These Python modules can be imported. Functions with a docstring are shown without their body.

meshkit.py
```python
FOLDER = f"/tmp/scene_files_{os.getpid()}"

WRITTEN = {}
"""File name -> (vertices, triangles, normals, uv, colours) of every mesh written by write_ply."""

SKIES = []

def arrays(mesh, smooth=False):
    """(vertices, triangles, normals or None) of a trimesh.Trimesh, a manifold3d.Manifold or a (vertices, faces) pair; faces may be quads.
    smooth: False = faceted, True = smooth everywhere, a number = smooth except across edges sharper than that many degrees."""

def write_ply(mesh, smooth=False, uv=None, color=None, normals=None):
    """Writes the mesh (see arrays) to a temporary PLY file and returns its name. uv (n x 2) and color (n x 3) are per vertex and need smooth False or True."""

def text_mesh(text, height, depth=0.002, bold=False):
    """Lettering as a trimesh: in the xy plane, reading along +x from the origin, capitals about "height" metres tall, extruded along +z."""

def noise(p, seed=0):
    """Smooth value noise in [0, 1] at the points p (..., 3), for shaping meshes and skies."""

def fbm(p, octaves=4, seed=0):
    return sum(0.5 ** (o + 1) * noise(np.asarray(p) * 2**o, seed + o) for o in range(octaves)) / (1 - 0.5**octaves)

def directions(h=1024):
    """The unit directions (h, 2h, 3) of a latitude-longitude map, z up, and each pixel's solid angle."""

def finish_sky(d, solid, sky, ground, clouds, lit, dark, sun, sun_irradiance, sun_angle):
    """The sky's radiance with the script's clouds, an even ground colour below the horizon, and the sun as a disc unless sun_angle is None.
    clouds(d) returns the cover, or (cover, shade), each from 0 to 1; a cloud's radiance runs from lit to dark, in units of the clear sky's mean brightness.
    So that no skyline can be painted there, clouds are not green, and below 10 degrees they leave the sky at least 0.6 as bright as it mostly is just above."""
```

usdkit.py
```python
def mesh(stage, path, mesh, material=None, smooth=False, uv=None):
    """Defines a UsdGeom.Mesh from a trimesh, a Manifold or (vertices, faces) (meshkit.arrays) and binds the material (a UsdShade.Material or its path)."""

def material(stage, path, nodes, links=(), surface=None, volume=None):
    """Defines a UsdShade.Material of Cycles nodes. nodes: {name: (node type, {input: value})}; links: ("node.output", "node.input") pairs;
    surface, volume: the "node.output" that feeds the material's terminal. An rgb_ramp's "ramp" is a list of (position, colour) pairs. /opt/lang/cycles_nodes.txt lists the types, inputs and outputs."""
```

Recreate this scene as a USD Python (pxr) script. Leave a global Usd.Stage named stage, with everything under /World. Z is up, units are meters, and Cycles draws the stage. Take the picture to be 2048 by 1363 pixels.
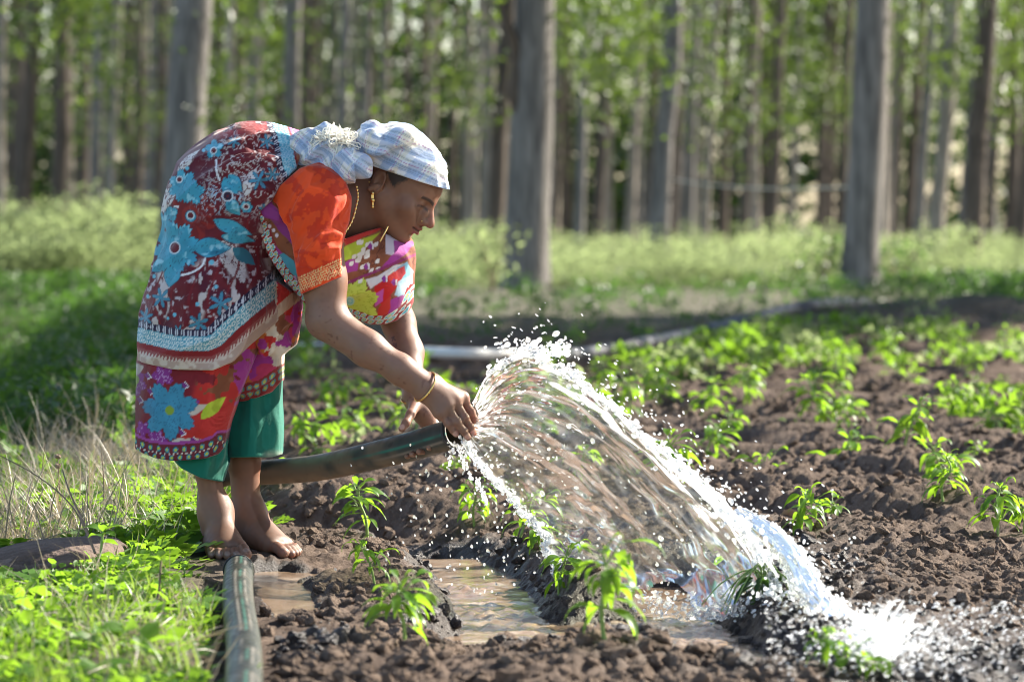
import math, random
import numpy as np
import trimesh
import usdkit
from meshkit import text_mesh
from pxr import Usd, UsdGeom, UsdLux, UsdShade, Sdf, Gf, Vt

stage = Usd.Stage.CreateInMemory()
UsdGeom.SetStageUpAxis(stage, 'Z')
UsdGeom.SetStageMetersPerUnit(stage, 1.0)
UsdGeom.Xform.Define(stage, '/World')
T = Sdf.ValueTypeNames

# ---------------------------------------------------------------- camera, sky, sun, exposure
EYE = 0.80                 # camera height above the field
FOCAL_PX = 7680.0          # 135 mm lens over a 2048 px wide picture
HORIZON = 440.0            # picture row of the horizon in the photograph (2048 x 1363)
DIST = 9.0                 # distance of the woman
EXPOSURE = 1.9
SUN_AZ = math.atan2(0.85, 0.53)   # atan2(x, y): to the right and a little behind her
SUN_EL = math.radians(33.0)

cam = UsdGeom.Camera.Define(stage, '/World/camera')
cam.AddTranslateOp().Set((0, 0, EYE))
cam.AddRotateXOp().Set(90.0)
cam.CreateFocalLengthAttr(135.0)
cam.CreateHorizontalApertureAttr(36.0)
cam.CreateVerticalApertureAttr(36.0 * 681 / 1024)
cam.CreateVerticalApertureOffsetAttr((HORIZON - 681.5) / 2048 * 36.0)
cam.CreateClippingRangeAttr((0.1, 5000.0))
cam.CreateFStopAttr(4.9)
cam.CreateFocusDistanceAttr(DIST - 0.12)
cam.CreateExposureAttr(EXPOSURE)

sky_mat = usdkit.material(stage, '/World/Looks/sky_air', {
    's': ('sky_texture', {'sky_type': 'single_scattering', 'sun_disc': False, 'sun_elevation': SUN_EL, 'sun_rotation': SUN_AZ, 'aerosol_density': 1.3}),
    'b': ('background_shader', {'strength': 0.068})}, [('s.color', 'b.color')], surface='b.background')
sky = UsdLux.DomeLight.Define(stage, '/World/sky')
UsdShade.MaterialBindingAPI.Apply(sky.GetPrim()).Bind(sky_mat)
sky.GetPrim().SetCustomDataByKey('kind', 'structure')
sun = UsdLux.DistantLight.Define(stage, '/World/sun')
sun.CreateNormalizeAttr(True)
sun.CreateIntensityAttr(1.25)
sun.CreateAngleAttr(0.5)
sun.CreateColorAttr(Gf.Vec3f(1.0, 0.93, 0.82))
sun_dir = np.array([math.sin(SUN_AZ) * math.cos(SUN_EL), math.cos(SUN_AZ) * math.cos(SUN_EL), math.sin(SUN_EL)])
_z = Gf.Vec3d(*map(float, sun_dir))
_x = Gf.Cross(Gf.Vec3d(0, 0, 1), _z).GetNormalized()
_y = Gf.Cross(_z, _x)
sun.AddTransformOp().Set(Gf.Matrix4d(_x[0], _x[1], _x[2], 0, _y[0], _y[1], _y[2], 0, _z[0], _z[1], _z[2], 0, 0, 0, 60, 1))


def P(px, py, Y):
    """The point that the photograph shows at pixel (px, py), at the distance Y."""
    return np.array([(px - 1024.0) / FOCAL_PX * Y, Y, EYE + (HORIZON - py) / FOCAL_PX * Y])


def gY(py, z=0.0):
    """Distance of ground of height z seen at picture row py."""
    return (EYE - z) * FOCAL_PX / (py - HORIZON)


# ---------------------------------------------------------------- helpers
_TABLE = np.pad(np.random.default_rng(12345).random((96, 96, 96)).astype(np.float32), ((0, 1),) * 3, mode='wrap').ravel()


def noise(p, seed=0):
    """Smooth value noise in [0, 1] at points p (..., 3)."""
    p = np.asarray(p, float)
    idx, ts = 0, []
    for k, o in enumerate((7.31, 3.77, 5.13)):
        q = p[..., k] + seed * o
        f = np.floor(q)
        t = (q - f).astype(np.float32)
        ts.append(t * t * (3 - 2 * t))
        idx = idx * 97 + f.astype(np.int32) % 96
    x = []
    for d in (0, 9409):
        y = []
        for e in (0, 97):
            v = _TABLE[idx + (d + e)]
            y.append(v + (_TABLE[idx + (d + e + 1)] - v) * ts[2])
        x.append(y[0] + (y[1] - y[0]) * ts[1])
    return (x[0] + (x[1] - x[0]) * ts[0]).astype(float)


def fbm(p, octaves=4, seed=0):
    return sum(0.5 ** (o + 1) * noise(np.asarray(p) * 2 ** o, seed + o) for o in range(octaves)) / (1 - 0.5 ** octaves)


_names = {}


def numbered(path):
    n = _names.get(path, 0)
    _names[path] = n + 1
    return path if n == 0 else f'{path}_{n:03d}'


def tag(prim, label=None, category=None, group=None, kind=None):
    p = prim.GetPrim() if hasattr(prim, 'GetPrim') else prim
    for k, v in (('label', label), ('category', category), ('group', group), ('kind', kind)):
        if v:
            p.SetCustomDataByKey(k, v)
    return p


def parent_path(parent):
    return '/World' if parent is None else (parent if isinstance(parent, str) else str(parent.GetPath()))


def obj(name, mesh, mat, parent=None, smooth=False, col=None, attrs=None, **tags):
    """ONE mesh prim, a thing, a part or a piece of the setting."""
    path = numbered(parent_path(parent) + '/' + name)
    m = usdkit.mesh(stage, path, mesh, mat, smooth=smooth)
    pv = UsdGeom.PrimvarsAPI(m)
    if col is not None:
        pv.CreatePrimvar('col', T.Color3fArray, 'vertex').Set(Vt.Vec3fArray.FromNumpy(np.ascontiguousarray(col, np.float32)))
    for k, v in (attrs or {}).items():
        pv.CreatePrimvar(k, T.FloatArray, 'vertex').Set(Vt.FloatArray.FromNumpy(np.ascontiguousarray(v, np.float32)))
    if tags:
        tag(m, **tags)
    return m


def thing(name, label, category, loc=(0, 0, 0), rotz=0.0, group=None, scale=None):
    x = UsdGeom.Xform.Define(stage, numbered('/World/' + name))
    x.AddTranslateOp().Set(tuple(map(float, loc)))
    if rotz:
        x.AddRotateZOp().Set(float(rotz))
    if scale:
        x.AddScaleOp().Set((float(scale),) * 3)
    tag(x, label, category, group)
    return x


def copy_of(src, loc, rotz, label, group=None, scale=None):
    """Another thing with the parts of SRC."""
    was = src.GetPrim().GetCustomData()
    x = thing(src.GetPath().name.rstrip('0123456789').rstrip('_'), label, was['category'], loc, rotz, group or was.get('group'), scale)
    x.GetPrim().GetReferences().AddInternalReference(src.GetPath())
    x.GetPrim().SetInstanceable(True)
    return x


def instancer(name, protos, mats, pts, quats, scales, index, parent=None, **tags):
    """Uncountable stuff: one PointInstancer. protos: meshes."""
    path = numbered(parent_path(parent) + '/' + name)
    pi = UsdGeom.PointInstancer.Define(stage, path)
    rel = pi.CreatePrototypesRel()
    for i, (m, mat) in enumerate(zip(protos, mats)):
        q = usdkit.mesh(stage, f'{path}/piece_{i + 1:03d}', m, mat, smooth=50)
        rel.AddTarget(q.GetPath())
    pi.CreateProtoIndicesAttr(Vt.IntArray.FromNumpy(np.asarray(index, np.int32)))
    pi.CreatePositionsAttr(Vt.Vec3fArray.FromNumpy(np.asarray(pts, np.float32)))
    pi.CreateOrientationsAttr(Vt.QuathArray([Gf.Quath(float(q[0]), float(q[1]), float(q[2]), float(q[3])) for q in quats]))
    s = np.asarray(scales, np.float32)
    if s.ndim == 1:
        s = np.repeat(s[:, None], 3, 1)
    pi.CreateScalesAttr(Vt.Vec3fArray.FromNumpy(s))
    tag(pi, **tags)
    return pi


def quat_z(a, tilt=None, ta=None):
    """Quaternions: turn by a about z, then tilt about a level axis at angle ta."""
    a = np.asarray(a, float)
    q = np.stack([np.cos(a / 2), 0 * a, 0 * a, np.sin(a / 2)], 1)
    if tilt is not None:
        t = np.stack([np.cos(tilt / 2), np.sin(tilt / 2) * np.cos(ta), np.sin(tilt / 2) * np.sin(ta), 0 * a], 1)
        w1, x1, y1, z1 = t.T
        w2, x2, y2, z2 = q.T
        q = np.stack([w1 * w2 - x1 * x2 - y1 * y2 - z1 * z2, w1 * x2 + x1 * w2 + y1 * z2 - z1 * y2,
                      w1 * y2 - x1 * z2 + y1 * w2 + z1 * x2, w1 * z2 + x1 * y2 - y1 * x2 + z1 * w2], 1)
    return q


def smooth_path(pts, n):
    """Catmull-Rom through pts."""
    p = np.asarray(pts, float)
    p = np.vstack([2 * p[0] - p[1], p, 2 * p[-1] - p[-2]])
    t = np.linspace(0, len(p) - 3 - 1e-9, n)
    i = t.astype(int)
    u = (t - i)[:, None]
    a, b, c, d = p[i], p[i + 1], p[i + 2], p[i + 3]
    return 0.5 * (2 * b + (c - a) * u + (2 * a - 5 * b + 4 * c - d) * u ** 2 + (3 * b - 3 * c + d - a) * u ** 3)


def tube(path, radius, sides=10, cap=True):
    """(verts, tri faces) of a tube along path; radius per point or one."""
    p = np.asarray(path, float)
    n = len(p)
    r = np.broadcast_to(np.asarray(radius, float), (n,))
    t = np.gradient(p, axis=0)
    t /= np.linalg.norm(t, axis=1, keepdims=True) + 1e-12
    a = np.zeros_like(p)
    ref = np.array([0, 0, 1.0]) if abs(t[0, 2]) < 0.8 else np.array([1.0, 0, 0])
    for i in range(n):
        a[i] = ref - t[i] * (ref @ t[i])
        a[i] /= np.linalg.norm(a[i]) + 1e-12
        ref = a[i]
    b = np.cross(t, a)
    ang = np.arange(sides) * 2 * np.pi / sides
    v = (p[:, None] + r[:, None, None] * (np.cos(ang)[None, :, None] * a[:, None] + np.sin(ang)[None, :, None] * b[:, None])).reshape(-1, 3)
    i, j = np.meshgrid(np.arange(n - 1), np.arange(sides), indexing='ij')
    j2 = (j + 1) % sides
    f = np.stack([i * sides + j, i * sides + j2, (i + 1) * sides + j2, (i + 1) * sides + j], -1).reshape(-1, 4)
    f = np.vstack([f[:, [0, 1, 2]], f[:, [0, 2, 3]]])
    if cap:
        k = len(v)
        v = np.vstack([v, p[0], p[-1]])
        jj = np.arange(sides)
        f = np.vstack([f, np.stack([np.full(sides, k), (jj + 1) % sides, jj], 1),
                       np.stack([np.full(sides, k + 1), (n - 1) * sides + jj, (n - 1) * sides + (jj + 1) % sides], 1)])
    return v, f


def join(parts):
    vs, fs, n = [], [], 0
    for v, f in parts:
        f = np.asarray(f)
        if f.shape[1] == 4:
            f = np.vstack([f[:, [0, 1, 2]], f[:, [0, 2, 3]]])
        vs.append(v)
        fs.append(f + n)
        n += len(v)
    return np.vstack(vs), np.vstack(fs)


def rot_axis(axis, a):
    return trimesh.transformations.rotation_matrix(a, axis)[:3, :3]


# ---------------------------------------------------------------- materials
LOOKS = {}


def simple(name, color, rough=0.7, spec=0.5, var=0.0, scale=8.0, bump=0.0, bump_scale=40.0, color2=None, **kw):
    nodes = {'p': ('principled_bsdf', {'base_color': color, 'roughness': rough, 'specular_ior_level': spec, **kw})}
    links = []
    if var or color2 is not None:
        c2 = color2 if color2 is not None else tuple(c * (1 - var) for c in color)
        nodes['tc'] = ('texture_coordinate', {})
        nodes['n'] = ('noise_texture', {'scale': scale, 'detail': 5.0, 'roughness': 0.6})
        nodes['r'] = ('rgb_ramp', {'ramp': [(0.3, c2), (0.68, color)]})
        links += [('tc.object', 'n.vector'), ('n.fac', 'r.fac'), ('r.color', 'p.base_color')]
    if bump:
        nodes['tc'] = ('texture_coordinate', {})
        nodes['bn'] = ('noise_texture', {'scale': bump_scale, 'detail': 4.0})
        nodes['bp'] = ('bump', {'strength': 0.6, 'distance': bump})
        links += [('tc.object', 'bn.vector'), ('bn.fac', 'bp.height'), ('bp.normal', 'p.normal')]
    LOOKS[name] = usdkit.material(stage, '/World/Looks/' + name, nodes, links, surface='p.BSDF')
    return LOOKS[name]


def leafy(name, colors, trans, rough=0.45, spec=0.5, mixf=0.45, world=True):
    """Leaves: a principled surface mixed with light coming through. colors: ramp over random per island."""
    n = len(colors)
    nodes = {'g': ('geometry', {}), 'tc': ('texture_coordinate', {}),
             'r': ('rgb_ramp', {'ramp': [((i + 0.5) / n, c) for i, c in enumerate(colors)]}),
             't': ('rgb_ramp', {'ramp': [((i + 0.5) / n, c) for i, c in enumerate(trans)]}),
             'p': ('principled_bsdf', {'roughness': rough, 'specular_ior_level': spec}),
             'tl': ('translucent_bsdf', {}), 'm': ('mix_closure', {'fac': mixf})}
    links = [('g.random_per_island', 'r.fac'), ('g.random_per_island', 't.fac'), ('r.color', 'p.base_color'), ('t.color', 'tl.color'),
             ('p.BSDF', 'm.closure1'), ('tl.BSDF', 'm.closure2')]
    LOOKS[name] = usdkit.material(stage, '/World/Looks/' + name, nodes, links, surface='m.closure')
    return LOOKS[name]


def bark(name, c1, c2, scale=3.0):
    nodes = {'tc': ('texture_coordinate', {}), 'mp': ('mapping', {'scale': (6.0, 6.0, 0.7)}),
             'n': ('noise_texture', {'scale': scale, 'detail': 6.0, 'roughness': 0.65}),
             'r': ('rgb_ramp', {'ramp': [(0.32, c2), (0.62, c1)]}),
             'bp': ('bump', {'strength': 0.7, 'distance': 0.03}),
             'p': ('principled_bsdf', {'roughness': 0.9, 'specular_ior_level': 0.25})}
    links = [('tc.object', 'mp.vector'), ('mp.vector', 'n.vector'), ('n.fac', 'r.fac'), ('r.color', 'p.base_color'), ('n.fac', 'bp.height'), ('bp.normal', 'p.normal')]
    LOOKS[name] = usdkit.material(stage, '/World/Looks/' + name, nodes, links, surface='p.BSDF')


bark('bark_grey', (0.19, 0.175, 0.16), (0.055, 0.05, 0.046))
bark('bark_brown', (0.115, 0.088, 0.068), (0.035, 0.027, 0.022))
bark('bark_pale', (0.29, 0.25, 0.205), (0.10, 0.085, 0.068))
leafy('tree_leaf', [(0.035, 0.075, 0.012), (0.06, 0.11, 0.018), (0.10, 0.14, 0.02), (0.05, 0.10, 0.02), (0.22, 0.18, 0.02)],
      [(0.11, 0.17, 0.02), (0.18, 0.24, 0.03), (0.36, 0.38, 0.04), (0.12, 0.20, 0.03), (0.60, 0.46, 0.04)])
leafy('wood_leaf', [(0.018, 0.036, 0.012), (0.03, 0.05, 0.016), (0.045, 0.06, 0.018)],
      [(0.05, 0.09, 0.02), (0.08, 0.12, 0.025), (0.16, 0.18, 0.03)], spec=0.2, mixf=0.35)
leafy('bush_leaf', [(0.11, 0.135, 0.06), (0.17, 0.19, 0.095), (0.24, 0.23, 0.14), (0.10, 0.14, 0.055)],
      [(0.32, 0.40, 0.17), (0.46, 0.50, 0.26), (0.56, 0.56, 0.36), (0.28, 0.38, 0.14)], rough=0.6, spec=0.25, mixf=0.6)
leafy('shrub_leaf', [(0.03, 0.07, 0.015), (0.05, 0.10, 0.02), (0.08, 0.12, 0.03)],
      [(0.08, 0.18, 0.02), (0.14, 0.26, 0.03), (0.26, 0.34, 0.05)])
leafy('chilli_leaf', [(0.06, 0.15, 0.012), (0.08, 0.18, 0.015), (0.11, 0.20, 0.015), (0.07, 0.16, 0.015), (0.24, 0.22, 0.02)],
      [(0.30, 0.52, 0.03), (0.38, 0.60, 0.03), (0.48, 0.66, 0.04), (0.34, 0.55, 0.03), (0.75, 0.58, 0.05)], rough=0.42, spec=0.4, mixf=0.5)
leafy('weed_leaf', [(0.06, 0.14, 0.012), (0.11, 0.20, 0.018), (0.16, 0.24, 0.025), (0.04, 0.10, 0.012)],
      [(0.26, 0.46, 0.03), (0.44, 0.60, 0.04), (0.58, 0.68, 0.06), (0.18, 0.36, 0.03)], rough=0.5, spec=0.35, mixf=0.48)
leafy('grass_blade', [(0.09, 0.15, 0.025), (0.14, 0.19, 0.04), (0.20, 0.20, 0.08)],
      [(0.28, 0.42, 0.05), (0.38, 0.48, 0.08), (0.5, 0.5, 0.2)], mixf=0.4)
leafy('dry_grass', [(0.38, 0.33, 0.26), (0.50, 0.45, 0.37), (0.28, 0.23, 0.17)],
      [(0.30, 0.24, 0.14), (0.40, 0.33, 0.22), (0.25, 0.18, 0.10)], mixf=0.3)
simple('green_stem', (0.16, 0.24, 0.05), rough=0.5)
simple('dry_stem', (0.20, 0.14, 0.09), rough=0.85, var=0.5, scale=60)
# ---------------------------------------------------------------- the ground: one sheet, fine near the camera
def sstep(x, a, b):
    t = np.clip((np.asarray(x, float) - a) / (b - a), 0, 1)
    return t * t * (3 - 2 * t)


def seg_dist(x, y, pts):
    """Distance from points to a polyline in the plane."""
    best = np.full(np.shape(x), 1e9)
    for (x0, y0), (x1, y1) in zip(pts[:-1], pts[1:]):
        dx, dy = x1 - x0, y1 - y0
        t = np.clip(((x - x0) * dx + (y - y0) * dy) / (dx * dx + dy * dy + 1e-12), 0, 1)
        best = np.minimum(best, np.hypot(x - x0 - t * dx, y - y0 - t * dy))
    return best


WATER_Z = -0.055


def G(px, py, z=WATER_Z):
    Y = gY(py, z)
    return (px - 1024) / FOCAL_PX * Y, Y


CHANNELS = [  # (polyline in the field, half width in metres)
    ([G(860, 1112), G(930, 1140), G(985, 1200), G(1010, 1250), G(1060, 1300)], 0.105),
    ([G(975, 1285), G(1040, 1315)], 0.12),
    ([G(1230, 1255), G(1330, 1265), G(1410, 1310), G(1480, 1345), G(1520, 1375)], 0.11),
    ([G(1010, 1250), G(1150, 1265), G(1240, 1262)], 0.055),
    ([G(1300, 1180), G(1340, 1225), G(1400, 1290)], 0.08),
]
PUDDLE_Z = -0.006
PUDDLE = [G(545, 1146, PUDDLE_Z), G(566, 1180, PUDDLE_Z), G(590, 1232, PUDDLE_Z)]     # small pool beside the pipe, a little higher
MOUNDS = [  # px, py, radius x, radius y, height
    (1090, 1150, 0.24, 0.42, 0.085), (700, 1290, 0.13, 0.24, 0.05), (800, 1345, 0.30, 0.18, 0.03), (700, 1170, 0.12, 0.25, 0.045),
    (1560, 1275, 0.20, 0.25, 0.085), (1200, 1320, 0.13, 0.24, 0.05), (860, 1020, 0.30, 0.32, 0.085), (1700, 1180, 0.4, 0.4, 0.04),
    (660, 1090, 0.10, 0.30, 0.03), (1010, 1100, 0.16, 0.2, 0.04), (1900, 1060, 0.5, 0.5, 0.06), (1500, 1330, 0.12, 0.2, 0.02),
]
BUND = [(-0.40, 5.5), (-0.50, 6.6), (-0.62, 8.0), (-0.66, 8.7), (-0.70, 9.3), (-0.85, 11.0), (-1.15, 14.0), (-1.6, 19.0), (-2.2, 26.0), (-2.4, 30)]


def bund_edge(y):
    return np.interp(y, [q[1] for q in BUND], [q[0] for q in BUND])


def base_height(x, y):
    """Height of the ground without the small clods; x, y arrays."""
    x, y = np.asarray(x, float), np.asarray(y, float)
    z = np.zeros(np.broadcast(x, y).shape)
    field = sstep(x - bund_edge(y), 0.0, 0.16) * sstep(y, 30, 24)
    p = np.stack([x, y, 0 * x], -1)
    # raised rows that cross the field
    row = np.sin((0.50 * x + 0.87 * y) / 0.62 * 2 * np.pi + 2.5 * (fbm(p * 0.8, 2, 3) - 0.5)) * 0.5 + 0.5
    far = sstep(y, 9.3, 10.5)
    z += field * (far * (row - 0.5) * 0.14 + (fbm(p * 2.2, 3, 5) - 0.5) * 0.09 + 0.008)
    for px, py, rx, ry, h in MOUNDS:
        cx, cy = G(px, py, 0)
        z += field * 0.6 * h * np.exp(-((x - cx) / rx) ** 2 * 1.3 - ((y - cy) / ry) ** 2 * 1.3)
    for pts, w in CHANNELS:
        d = seg_dist(x + 0.05 * (fbm(p * 7, 3, 11) - 0.5), y * 1.0 + 0.15 * (fbm(p * 6, 3, 12) - 0.5), pts)
        k = 1 - sstep(d, w * 0.55, w * 1.35 + 0.05)
        z = z * (1 - k) + k * (WATER_Z - 0.025)
    # the bund on the left, where she stands, and the ditch beyond it
    e = x - bund_edge(y)
    bund = (1 - sstep(e, -0.10, 0.14))
    z += bund * (0.022 + 0.023 * sstep(y, 8.9, 9.8) + 0.03 * (fbm(p * 1.7, 3, 21) - 0.5)) * sstep(y, 34, 26)
    crest = np.interp(y, [5, 9, 12, 16, 22, 30], [-2.4, -1.55, -1.45, -1.75, -2.3, -3.2])
    ditch = (1 - sstep(x - crest, -0.85, 0.0)) * sstep(y, 8.6, 10.5) * sstep(y, 37, 29)
    z -= 0.62 * ditch
    # flat stand under her feet
    k = 1.6 * np.maximum(np.exp(-((x + .672) / 0.085) ** 2 - ((y - 8.88) / 0.20) ** 2), np.exp(-((x + .565) / 0.09) ** 2 - ((y - 8.99) / 0.14) ** 2))
    k = np.minimum(k, 1)
    z = z * (1 - k) + (0.026 - .05 * sstep(x, -.56, -.50) * .15) * k
    d = seg_dist(x + .03 * (fbm(p * 9, 3, 14) - .5), y + .10 * (fbm(p * 7, 3, 15) - .5), PUDDLE)
    k = 1 - sstep(d, .020, .070)
    z = z * (1 - k) + k * (PUDDLE_Z - .022)
    # a shallow bed under the pipe
    k = np.exp(-((x - (-.614 + (y - 8.62) * -.0745)) / .075) ** 2) * sstep(y, 8.62, 8.42)
    z = z * (1 - k) + (-.004) * k
    # the grassy bank towards the forest
    bank = sstep(y, 23.5 + 0.25 * x, 29 + 0.5 * x)
    z += bank * (0.10 + 0.09 * (fbm(p * 0.35, 3, 31) - 0.4)) + sstep(x, 0.8, 3.5) * np.exp(-((y - 26.5) / 2.6) ** 2) * 0.20
    return z


def height(x, y):
    """Height with clods and crumbs."""
    x, y = np.asarray(x, float), np.asarray(y, float)
    z = base_height(x, y)
    p = np.stack([x, y * 0.8, 0 * x], -1)
    field = sstep(x - bund_edge(y), -0.12, 0.1) * sstep(y, 28, 22)
    near = sstep(y, 24, 12)
    b1 = 1 - np.abs(2 * noise(p * 11, 41) - 1)
    b2 = 1 - np.abs(2 * noise(p * 27, 42) - 1)
    b3 = noise(p * 62, 43)
    b4 = noise(p * 140, 44)
    amp = 0.35 + 1.1 * sstep(noise(p * 3.1, 45), 0.25, 0.75)
    rough = (1 - b1) * 0.013 * amp + (1 - b2) * 0.012 * amp + b3 * 0.016 * amp + b4 * 0.008 - 0.021
    k = np.maximum(np.exp(-((x + .672) / 0.07) ** 2 - ((y - 8.88) / 0.17) ** 2), np.exp(-((x + .565) / 0.08) ** 2 - ((y - 8.99) / 0.12) ** 2))
    k = np.maximum(k, 1.2 * np.exp(-((x - (-.614 + (y - 8.62) * -.0745)) / .06) ** 2) * sstep(y, 8.62, 8.42))
    z = z + field * near * rough * (1 - 0.75 * k) + (1 - field) * (fbm(p * 9, 3, 46) - 0.5) * 0.03 * (1 - 0.8 * k)
    return z


def grid_lines(spans):
    out = []
    for a, b, s in spans:
        out.append(np.arange(a, b - 1e-9, s))
    return np.concatenate(out + [[spans[-1][1]]])


def geo(a, b, s0, g):
    out = [a]
    while out[-1] < b:
        out.append(out[-1] + s0)
        s0 *= g
    return np.array(out)


gx_r = geo(1.95, 400, 0.012, 1.06)
gx_l = -geo(1.55, 400, 0.012, 1.06)[::-1]
gx = np.concatenate([gx_l, np.arange(-1.54, 1.945, 0.0075), gx_r])
gy = np.concatenate([-geo(-5.7, 60, 0.1, 1.25)[::-1], np.arange(5.75, 11.5, 0.0085), geo(11.5, 420, 0.010, 1.022)])
XX, YY = np.meshgrid(gx, gy)
ZZ = height(XX, YY)
V = np.stack([XX, YY, ZZ], -1).reshape(-1, 3)
nx, ny = len(gx), len(gy)
ii, jj = np.meshgrid(np.arange(ny - 1), np.arange(nx - 1), indexing='ij')
FQ = np.stack([ii * nx + jj, ii * nx + jj + 1, (ii + 1) * nx + jj + 1, (ii + 1) * nx + jj], -1).reshape(-1, 4)
# wetness: near the channels and where the spray lands
wet = np.zeros(XX.shape)
for pts, w in CHANNELS:
    wet = np.maximum(wet, 1 - sstep(seg_dist(XX, YY, pts) + 0.10 * (fbm(np.stack([XX, YY, 0 * XX], -1) * 6, 3, 51) - 0.5), w * 0.9, w * 1.2 + 0.13))
wet = np.maximum(wet, 1 - sstep(seg_dist(XX, YY, PUDDLE), .05, .12))
for px, py, rx, ry in ((1420, 1200, 0.33, 0.8), (1700, 1290, 0.42, 0.6), (1560, 1290, 0.3, 0.5), (1950, 1330, 0.35, 0.5), (1190, 1230, 0.18, 0.5), (1500, 1130, 0.25, 0.8)):
    cx, cy = G(px, py, 0)
    wet = np.maximum(wet, 1.15 * np.exp(-((XX - cx) / rx) ** 2 - ((YY - cy) / ry) ** 2))
wet = np.clip(wet * (0.75 + 0.5 * noise(np.stack([XX, YY, 0 * XX], -1) * 22, 52)), 0, 1)
green = np.maximum(1 - sstep(XX - bund_edge(YY), -0.12, 0.06), sstep(YY, 22 + 0.4 * XX, 27 + 0.4 * XX))
LOOKS['soil'] = usdkit.material(stage, '/World/Looks/soil', {
    'tc': ('texture_coordinate', {}), 'w': ('attribute', {'attribute': 'wet'}), 'gr': ('attribute', {'attribute': 'green'}),
    'n1': ('noise_texture', {'scale': 7.0, 'detail': 6.0, 'roughness': 0.7}),
    'n2': ('noise_texture', {'scale': 160.0, 'detail': 5.0, 'roughness': 0.7}),
    'dry': ('rgb_ramp', {'ramp': [(0.3, (0.086, 0.055, 0.037)), (0.5, (0.140, 0.094, 0.065)), (0.7, (0.205, 0.143, 0.102))]}),
    'turf': ('rgb_ramp', {'ramp': [(0.35, (0.065, 0.065, 0.035)), (0.55, (0.12, 0.11, 0.070)), (0.7, (0.19, 0.165, 0.125))]}),
    'mg': ('mix_color', {}), 'mw': ('mix_color', {'b': (0.030, 0.020, 0.014)}),
    'rr': ('mix_float', {'a': 0.92, 'b': 0.30}),
    'bp': ('bump', {'strength': 1.0, 'distance': 0.008}), 'n3': ('noise_texture', {'scale': 38.0, 'detail': 6.0, 'roughness': 0.75}), 'b3': ('bump', {'strength': 1.0, 'distance': 0.025}),
    'p': ('principled_bsdf', {'specular_ior_level': 0.4})},
    [('tc.object', 'n1.vector'), ('tc.object', 'n2.vector'), ('n1.fac', 'dry.fac'), ('n1.fac', 'turf.fac'), ('gr.fac', 'mg.fac'), ('dry.color', 'mg.a'), ('turf.color', 'mg.b'),
     ('w.fac', 'mw.fac'), ('mg.result', 'mw.a'), ('mw.result', 'p.base_color'), ('w.fac', 'rr.fac'), ('rr.result', 'p.roughness'),
     ('n2.fac', 'bp.height'), ('tc.object', 'n3.vector'), ('n3.fac', 'b3.height'), ('b3.normal', 'bp.normal'), ('bp.normal', 'p.normal')], surface='p.BSDF')
obj('ground', (V, FQ), LOOKS['soil'], smooth=True, attrs={'wet': wet.ravel(), 'green': green.ravel()}, kind='structure')


def hz(x, y):
    return float(height(np.array([float(x)]), np.array([float(y)]))[0])


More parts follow.
